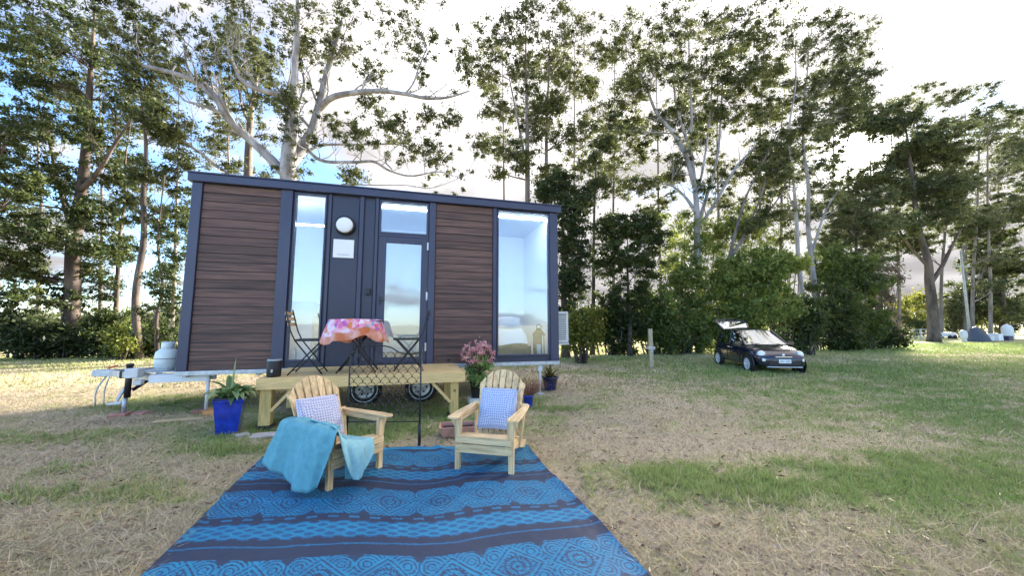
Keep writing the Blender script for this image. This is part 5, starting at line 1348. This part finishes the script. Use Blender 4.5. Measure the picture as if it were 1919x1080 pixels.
def small_pots():
    t = thing('potted_plant', 'rust coloured grass in a small cobalt blue pot behind the right armchair', 'potted plant'); c = ground(990, 764); t.location = c
    round_pot(t, .075, .10, .22, 'blue')
    V, T = [], []
    A = MB()
    for k in range(150):
        a = rnd.uniform(0, 6.28); L = rnd.uniform(.2, .5); e = rnd.uniform(.6, 1.35)
        p = Vector((.05*math.cos(a), .05*math.sin(a), .20)); q = p+Vector((math.cos(a)*math.cos(e), math.sin(a)*math.cos(e), math.sin(e)))*L*.6; r = q+Vector((math.cos(a)*.9, math.sin(a)*.9, .1))*L*.4
        A.tube([p, q, r], [.004, .003, .001], 3, cap=False)
    A.build('dry_grass', mat('rust_blades', (.36, .17, .10), .9, var=.3, vscale=20), t)
    t = thing('potted_plant', 'spiky olive plant in a dark blue pot at the right end of the tiny house', 'potted plant'); c = ground(1031, 731); t.location = c
    round_pot(t, .13, .19, .30, 'dblue')
    r = random.Random(9)
    for i in range(34):
        strap_leaf((r.uniform(-.06, .06), r.uniform(-.06, .06), .26), r.uniform(0, 6.28), r.uniform(.25, .46), r.uniform(.5, 1.4), r.uniform(.03, .05), r.uniform(.2, 1.4), M['olive'], t, r.uniform(.2, .9))
    # trough in front of the right deck post
    t = thing('planter_trough', 'pink terracotta trough in the grass under the right end of the deck', 'planter'); c = ground(858, 815); t.location = (c.x, c.y, -.005); t.rotation_euler = (0, 0, HYAW-.1)
    A = MB(); vs = []
    for z, a, b in ((0, .20, .12), (.14, .26, .16), (.14, .235, .135), (.05, .21, .12)):
        vs += [(-a, -b, z), (a, -b, z), (a, b, z), (-a, b, z)]
    fs = [(3, 2, 1, 0), (12, 13, 14, 15)]
    for i in range(3):
        for k in range(4): fs.append((i*4+k, i*4+(k+1) % 4, (i+1)*4+(k+1) % 4, (i+1)*4+k))
    A.add(vs, fs); A.build('shell', M['terra'], t, bevel=.008)
    MB().b2((-.2, -.11, .06), (.2, .11, .10)).build('soil', M['soil'], t)
small_pots()

# ------------------------------------------------------------------ yellow post, leaning pole, wire fence
t = thing('tap_post', 'yellowish timber post with a pale collar standing alone in the paddock', 'post'); c = ground(1221, 690); t.location = c
MB().b2((-.065, -.05, -.05), (.065, .05, 1.36)).build('post', M['postw'], t, bevel=.008)
MB().b2((-.13, -.10, .64), (.13, .10, .74)).build('collar', M['stone'], t, bevel=.02)
MB().b2((-.05, -.09, .55), (.05, -.05, .64)).build('tap_bracket', M['galv'], t)
t = thing('utility_pole', 'leaning grey green utility pole on the far right before the dark trees', 'utility pole'); p0 = pw(1818, 632, 34); p1 = pw(1800, 470, 34); t.location = (p0.x, p0.y, 0)
MB().tube([Vector((0, 0, -.2)), Vector((p1.x-p0.x, 0, p1.z))], [.11, .08], 10).build('pole', M['poleg'], t)
MB().bar(((p1.x-p0.x)*.82-.7, 0, p1.z*.82), ((p1.x-p0.x)*.82+.7, 0, p1.z*.82), .1, .12).build('crossarm', M['poleg'], t)
for s in (-.6, .6): MB().lathe([(0, 0), (.06, .0), (.08, .08), (.04, .2), (0, .2)], 8, ((p1.x-p0.x)*.82+s, 0, p1.z*.82+.06)).build('insulator', M['stone'], t)
def fence():
    t = thing('wire_fence', 'old post and wire fence in front of the bushes', 'fence')
    pts = [ground(1060, 667), ground(1147, 664), ground(1215, 663), ground(1305, 662), ground(1400, 661)]
    base = pts[0].copy(); t.location = base
    for p in pts:
        q = p-base; MB().tube([(q.x, q.y, -.05), (q.x+rnd.uniform(-.04, .04), q.y, 1.15)], [.055, .05], 7).build('fence_post', M['postw'], t)
    for z in (.35, .7, 1.05): MB().tube([Vector((p.x-base.x, p.y-base.y, z)) for p in pts], .006, 4).build('fence_wire', M['wire'], t)
fence()

# ------------------------------------------------------------------ things beyond the mound on the far right
def far_things():
    J = 'things stored beyond the grass mound'
    def at(px, Y): p = pw(px, 630, Y); return (p.x, p.y, 0)
    t = thing('cage_frame', 'pale metal cage frame beyond the mound left of the thick trunk', 'cage', at(1726, 35), 0, J); t.scale = (.75, .75, .8)
    for i in (-1, 1):
        for j in (-1, 1): MB().b2((i*.5-.04, j*.4-.04, 0), (i*.5+.04, j*.4+.04, 1.35)).build('upright', M['galv'], t)
    for z in (.5, .9, 1.33):
        MB().b2((-.58, -.44, z-.03), (.58, -.36, z+.03)).build('rail', M['galv'], t)
        MB().b2((-.58, .36, z-.03), (.58, .44, z+.03)).build('rail', M['galv'], t)
    t = thing('small_trailer', 'low grey trailer behind the mound right of the thick trunk', 'trailer', at(1775, 36), .2, J); t.scale = (.7, .7, .75)
    MB().b2((-.9, -.5, .45), (.9, .5, 1.0)).build('tray', M['alloy'], t, bevel=.03)
    for x in (-1, 1): MB().lathe([(0, -.1), (.3, -.1), (.33, 0), (.3, .1), (0, .1)], 16, (x*.45, -.55, .33), 'Y').build('wheel', M['rubber'], t)
    MB().b2((-1.5, -.04, .42), (-.9, .04, .5)).build('drawbar', M['alloy'], t)
    t = thing('white_drum', 'round white drum at the foot of the leaning pole', 'drum', at(1806, 33), 0, J); t.scale = (.62, .62, .85)
    MB().lathe([(0, .25), (.25, .25), (.38, .45), (.42, .75), (.36, 1.05), (.2, 1.18), (0, 1.2)], 20).build('shell', M['offw'], t)
    MB().lathe([(0, 0), (.3, 0), (.26, .3)], 12).build('foot', M['offw'], t)
    MB().lathe([(.08, 1.18), (.09, 1.24), (0, 1.25)], 12).build('lid', M['offw'], t)
    # tarp heap
    t = thing('covered_heap', 'dark blue grey tarpaulin covered heap right of the leaning pole', 'heap', at(1832, 33.5), 0, J); t.scale = (.72, .7, .85)
    A = MB(); n = 22
    for i in range(n):
        for j in range(n):
            x = (i/(n-1)*2-1); y = (j/(n-1)*2-1); r = min(1, math.hypot(x, y)); h = 1.55*(1-r**2)*(1-.5*x)+.18*math.sin(5*x+2*y)*(1-r)
            A.v.append((x*1.35, y*1.0, max(-.05, h)))
    for i in range(n-1):
        for j in range(n-1): A.f.append((i*n+j, (i+1)*n+j, (i+1)*n+j+1, i*n+j+1)); A.sm.append(True)
    A.build('tarpaulin', mat('tarp', (.05, .065, .09), .6, bump=.6, bscale=4), t)
    for px, w, h, lab, m in ((1866, .5, .6, 'large white crate right of the covered heap', 'white'), (1852, .35, .45, 'small grey crate against the covered heap', 'offw'), (1884, .6, .4, 'low dark crate at the right edge', 'navy')):
        t = thing('storage_crate', lab, 'crate', at(px, 34), rnd.uniform(-.2, .2), J)
        A = MB().b2((-w/2, -.35, .05), (w/2, .35, h)).build('box', M[m], t, bevel=.03)
        MB().b2((-w/2-.03, -.38, h+.003), (w/2+.03, .38, h+.08)).build('lid', M[m], t, bevel=.02)
    t = thing('water_tank', 'white domed water tank at the right edge beyond the mound', 'water tank', at(1889, 37), 0, J); t.scale = (.52, .52, .8)
    MB().lathe([(0, 0), (.75, 0), (.78, .1), (.78, 1.3), (.70, 1.6), (.4, 1.85), (.12, 1.92)], 24).build('shell', M['offw'], t)
    MB().lathe([(.15, 1.90), (.15, 1.98), (0, 2.0)], 14).build('lid', M['offw'], t)
far_things()
#PART4
# ------------------------------------------------------------------ the small hatchback, tailgate up
def car():
    t = thing('parked_car', 'small dark blue black hatchback parked in the paddock with its tailgate raised', 'car')
    # stations: y, half width, z bottom, z shoulder (widest), z belt, z centre top
    S = [(-1.74, .50, .42, .58, .74, .78), (-1.70, .66, .30, .56, .86, .88), (-1.60, .74, .26, .55, .92, .93), (-1.35, .795, .24, .56, .93, .945), (-.9, .81, .23, .58, .93, .94),
         (-.3, .813, .22, .58, .92, .93), (.3, .81, .22, .58, .915, .925), (.72, .805, .23, .59, .905, .945), (.95, .80, .24, .60, .875, .925), (1.25, .79, .25, .60, .82, .865), (1.50, .765, .25, .58, .735, .785),
         (1.66, .70, .24, .54, .64, .70), (1.74, .60, .24, .50, .57, .61), (1.78, .46, .26, .46, .50, .52)]
    A = MB(); m = None
    for y, hw, zb, zs, zt, zc in S:
        half = [(0, zb), (hw*.80, zb), (hw*.955, zb+.05), (hw*.99, (zb+zs)/2), (hw, zs), (hw*.975, lerp(zs, zt, .55)), (hw*.92, zt-.012), (hw*.84, zt+.004), (hw*.5, lerp(zt, zc, .78)), (0, zc)]
        ring = half+[(-x, z) for x, z in half[-2:0:-1]]; m = len(ring)
        A.v += [(x, y, z) for x, z in ring]
    for i in range(len(S)-1):
        for k in range(m): A.f.append((i*m+k, i*m+(k+1) % m, (i+1)*m+(k+1) % m, (i+1)*m+k)); A.sm.append(True)
    A.f += [tuple(range(m)), tuple(range((len(S)-1)*m+m-1, (len(S)-1)*m-1, -1))]; A.sm += [False, False]
    b = A.build('body', M['carpaint'], t); sm = b.modifiers.new('s', 'SUBSURF'); sm.levels = sm.render_levels = 2
    # greenhouse
    def roofpt(u, v):   # u across -1..1, v 0 rear..1 front
        y = lerp(-1.30, .10, v); hw = .575*(1-.06*(2*v-1)**2)
        return Vector((u*hw, y, 1.53-.055*u*u-.085*(2*v-1)**2-.03*v))
    A = MB(); n = 10
    for s in (0, -.03):
        for i in range(n+1):
            for j in range(n+1): p = roofpt(i/n*2-1, j/n); A.v.append((p.x, p.y, p.z+s))
    N = (n+1)**2
    for q in (0, 1):
        for i in range(n):
            for j in range(n): a = q*N+i*(n+1)+j; A.f.append((a, a+1, a+n+2, a+n+1)); A.sm.append(True)
    for k in range(n):
        for a, b2 in ((k, k+1), (n*(n+1)+k, n*(n+1)+k+1), (k*(n+1), (k+1)*(n+1)), (k*(n+1)+n, (k+1)*(n+1)+n)): A.f.append((a, b2, b2+N, a+N)); A.sm.append(False)
    A.build('roof', M['carpaint'], t)
    for s in (-1, 1):
        MB().bar((s*.705, .80, .92), (s*.55, .11, 1.40), .045, .045).build('pillar', M['carpaint'], t, bevel=.01)
        MB().bar((s*.735, -.28, .92), (s*.575, -.42, 1.44), .03, .07).build('pillar', M['carpaint'], t, bevel=.01)
        A = MB(); A.add([(s*.745, -1.20, .92), (s*.70, -1.58, .93), (s*.53, -1.33, 1.42), (s*.565, -1.02, 1.44), (s*.70, -1.20, .92), (s*.66, -1.55, .93), (s*.49, -1.30, 1.41), (s*.52, -1.02, 1.42)], [(0, 1, 2, 3), (7, 6, 5, 4), (0, 4, 5, 1), (1, 5, 6, 2), (2, 6, 7, 3), (3, 7, 4, 0)])
        A.build('rear_pillar', M['carpaint'], t, bevel=.01)
        A = MB(); A.add([(s*.728, .72, .925), (s*.742, -.25, .925), (s*.586, -.38, 1.425), (s*.56, .10, 1.40)], [(0, 1, 2, 3)]); A.build('side_window', M['cglass'], t)
        A = MB(); A.add([(s*.742, -.31, .925), (s*.742, -1.20, .925), (s*.57, -1.02, 1.42), (s*.586, -.44, 1.425)], [(0, 1, 2, 3)]); A.build('side_window', M['cglass'], t)
        # door outline and handle
        MB().bar((s*.808, .55, .30), (s*.808, .55, .88), .012, .008).build('door_seam', M['black'], t)
        MB().bar((s*.812, -.36, .30), (s*.812, -.36, .88), .012, .008).build('door_seam', M['black'], t)
        MB().bar((s*.815, -.28, .80), (s*.815, -.12, .80), .02, .025).build('door_handle', M['chrome'], t)
        # mirror
        A = MB(); A.box((s*.87, .62, .97), (.20, .10, .13)); A.bar((s*.72, .60, .93), (s*.80, .61, .95), .03, .03); A.build('mirror', M['carpaint'], t, bevel=.03)
        # lamps
        A = MB(); A.lathe([(0, .06), (.07, .052), (.105, .025), (.115, 0), (.12, -.05)], 20, (0, 0, 0), 'Y'); o = A.build('headlight', M['lamp'], t); o.location = (s*.60, 1.60, .66); o.rotation_euler = (.35, 0, -s*.40)
        A = MB(); A.lathe([(.118, .012), (.13, .0), (.13, -.05)], 20, (0, 0, 0), 'Y'); A.build('headlight_ring', M['chrome'], o)
        A = MB(); A.lathe([(0, .03), (.045, .025), (.06, 0), (.062, -.05)], 16, (0, 0, 0), 'Y'); o = A.build('spotlight', M['lamp'], t); o.location = (s*.585, 1.715, .47); o.rotation_euler = (.05, 0, -s*.35)
        for y in (1.14, -1.16):
            MB().lathe([(0, s*.798), (.335, s*.798), (.352, s*.81), (.36, s*.825), (.375, s*.812), (.385, s*.79)], 28, (0, y, .315), 'X').build('wheel_arch', M['black'], t)
            w = MB().lathe([(.18, s*.70), (.27, s*.69), (.293, s*.71), (.295, s*.80), (.285, s*.838), (.20, s*.842)], 28, (0, 0, 0), 'X').build('wheel', M['rubber'], t); w.location = (0, y, .295)
            R = MB(); R.lathe([(0, s*.835), (.035, s*.84), (.045, s*.83), (.05, s*.80), (.185, s*.80), (.195, s*.84), (.20, s*.845), (.20, s*.80)], 28, (0, 0, 0), 'X')
            for k in range(7):
                a = k*2*math.pi/7; R.bar((s*.832, .03*math.cos(a), .03*math.sin(a)), (s*.832, .19*math.cos(a), .19*math.sin(a)), .035, .02, up=(s, 0, 0))
            R.build('rim', M['alloy'], w)
    A = MB(); W0, W1 = [], []
    for i in range(9):
        u = i/4-1; W0.append((u*.70, .80+.14*(1-u*u), .925+.015*(1-u*u))); W1.append((u*.54, .10+.06*(1-u*u), 1.375+.045*(1-u*u)))
    A.add(W0+W1, [(i, i+1, i+10, i+9) for i in range(8)], True); A.build('windscreen', M['wglass'], t)
    A = MB(); A.b2((-.62, -1.2, .90), (.62, .75, .93)); A.build('cabin_floor', M['black'], t)
    for s in (-1, 1):
        A = MB(); A.box((s*.32, -.25, 1.08), (.42, .14, .42), rot=(-.25, 0, 0)); A.box((s*.32, -.31, 1.32), (.22, .09, .14)); A.build('seat', M['blackp'], t, bevel=.04)
    MB().tube([(-.32+.17*math.cos(a), .45+.03*math.sin(a), 1.0+.13*math.sin(a)) for a in np.linspace(0, 6.28, 16)], .014, 6).build('steering_wheel', M['black'], t)
    for x in (-.25, .25): MB().bar((x-.2, .90, .945), (x+.25, .86, .975), .015, .015).build('wiper', M['black'], t)
    # front details
    MB().box((0, 1.745, .575), (.50, .05, .045)).build('nose_trim', M['chrome'], t, bevel=.012)
    MB().lathe([(0, .03), (.035, .03), (.045, 0)], 16, (0, 1.742, .63), 'Y').build('badge', M['chrome'], t)
    MB().box((0, 1.765, .36), (.95, .06, .13)).build('lower_grille', M['black'], t, bevel=.02)
    MB().box((0, 1.76, .255), (1.05, .08, .03)).build('bumper_lip', M['alloy'], t, bevel=.01)
    p = MB().box((0, 1.805, .44), (.37, .012, .12)).build('number_plate', M['inner'], t, bevel=.004)
    A = MB()
    for i, (wd, hh) in enumerate(((.03, .055), (.032, .055), (.026, .055), (.014, .02), (.03, .055), (.03, .055), (.028, .055))):
        x = -.135+i*.045; A.b2((x-wd/2, 1.8115, .44-hh/2), (x-wd/2+.008, 1.8135, .44+hh/2)); A.b2((x+wd/2-.008, 1.8115, .44-hh/2), (x+wd/2, 1.8135, .44+hh/2*(.9 if i % 2 else .2)))
        if i != 3: A.b2((x-wd/2+.008, 1.8115, .44+hh/2-.008), (x+wd/2-.008, 1.8135, .44+hh/2))
    A.build('plate_marks', M['navy'], p)
    # raised tailgate
    A = MB(); n = 8; pts = []
    hinge = Vector((0, -1.30, 1.43))
    ang = math.radians(43)
    dirv = Vector((0, -math.cos(ang), math.sin(ang))); nv = Vector((0, math.sin(ang), math.cos(ang)))
    outl = [(-.50, 0), (.50, 0), (.60, .45), (.60, .62), (.50, .86), (-.50, .86), (-.60, .62), (-.60, .45)]
    P = lambda x, s, o=0: hinge+Vector((x, 0, 0))+dirv*s+nv*(o-.20*(s/.86)**2)
    k = len(outl)
    ring = [(-.45, .05), (.45, .05), (.545, .45), (.54, .56), (.47, .62), (-.47, .62), (-.54, .56), (-.545, .45)]
    vs = [P(x, s, 0) for x, s in outl]+[P(x, s, 0) for x, s in ring]+[P(x, s, -.05) for x, s in outl]+[P(x, s, -.05) for x, s in ring]
    fs = []
    for i in range(k):
        j = (i+1) % k
        fs += [(i, j, k+j, k+i), (2*k+j, 2*k+i, 3*k+i, 3*k+j), (i, 2*k+i, 2*k+j, j), (k+i, k+j, 3*k+j, 3*k+i)]
    A.add(vs, fs); tg = A.build('tailgate', M['carpaint'], t, bevel=.006)
    A = MB(); A.add([P(x, s, -.02) for x, s in ring], [tuple(range(k))]); A.build('rear_window', M['hglass'], tg)
    A = MB(); A.add([P(x*.9, s, -.055) for x, s in [(-.55, .5), (.55, .5), (.55, .62), (.48, .82), (-.48, .82), (-.55, .62)]], [(0, 1, 2, 3, 4, 5)]); A.build('inner_lining', M['offw'], tg)
    for s in (-1, 1): MB().tube([(s*.60, -1.50, .95), P(s*.53, .42, -.05)], .012, 6).build('gas_strut', M['black'], t)
    t.scale = (.945,)*3
    # place: heading towards the viewer
    t.location = (8.53, 13.0, -.03)
    t.rotation_euler = (0, 0, math.radians(180-7))
    return t
car()
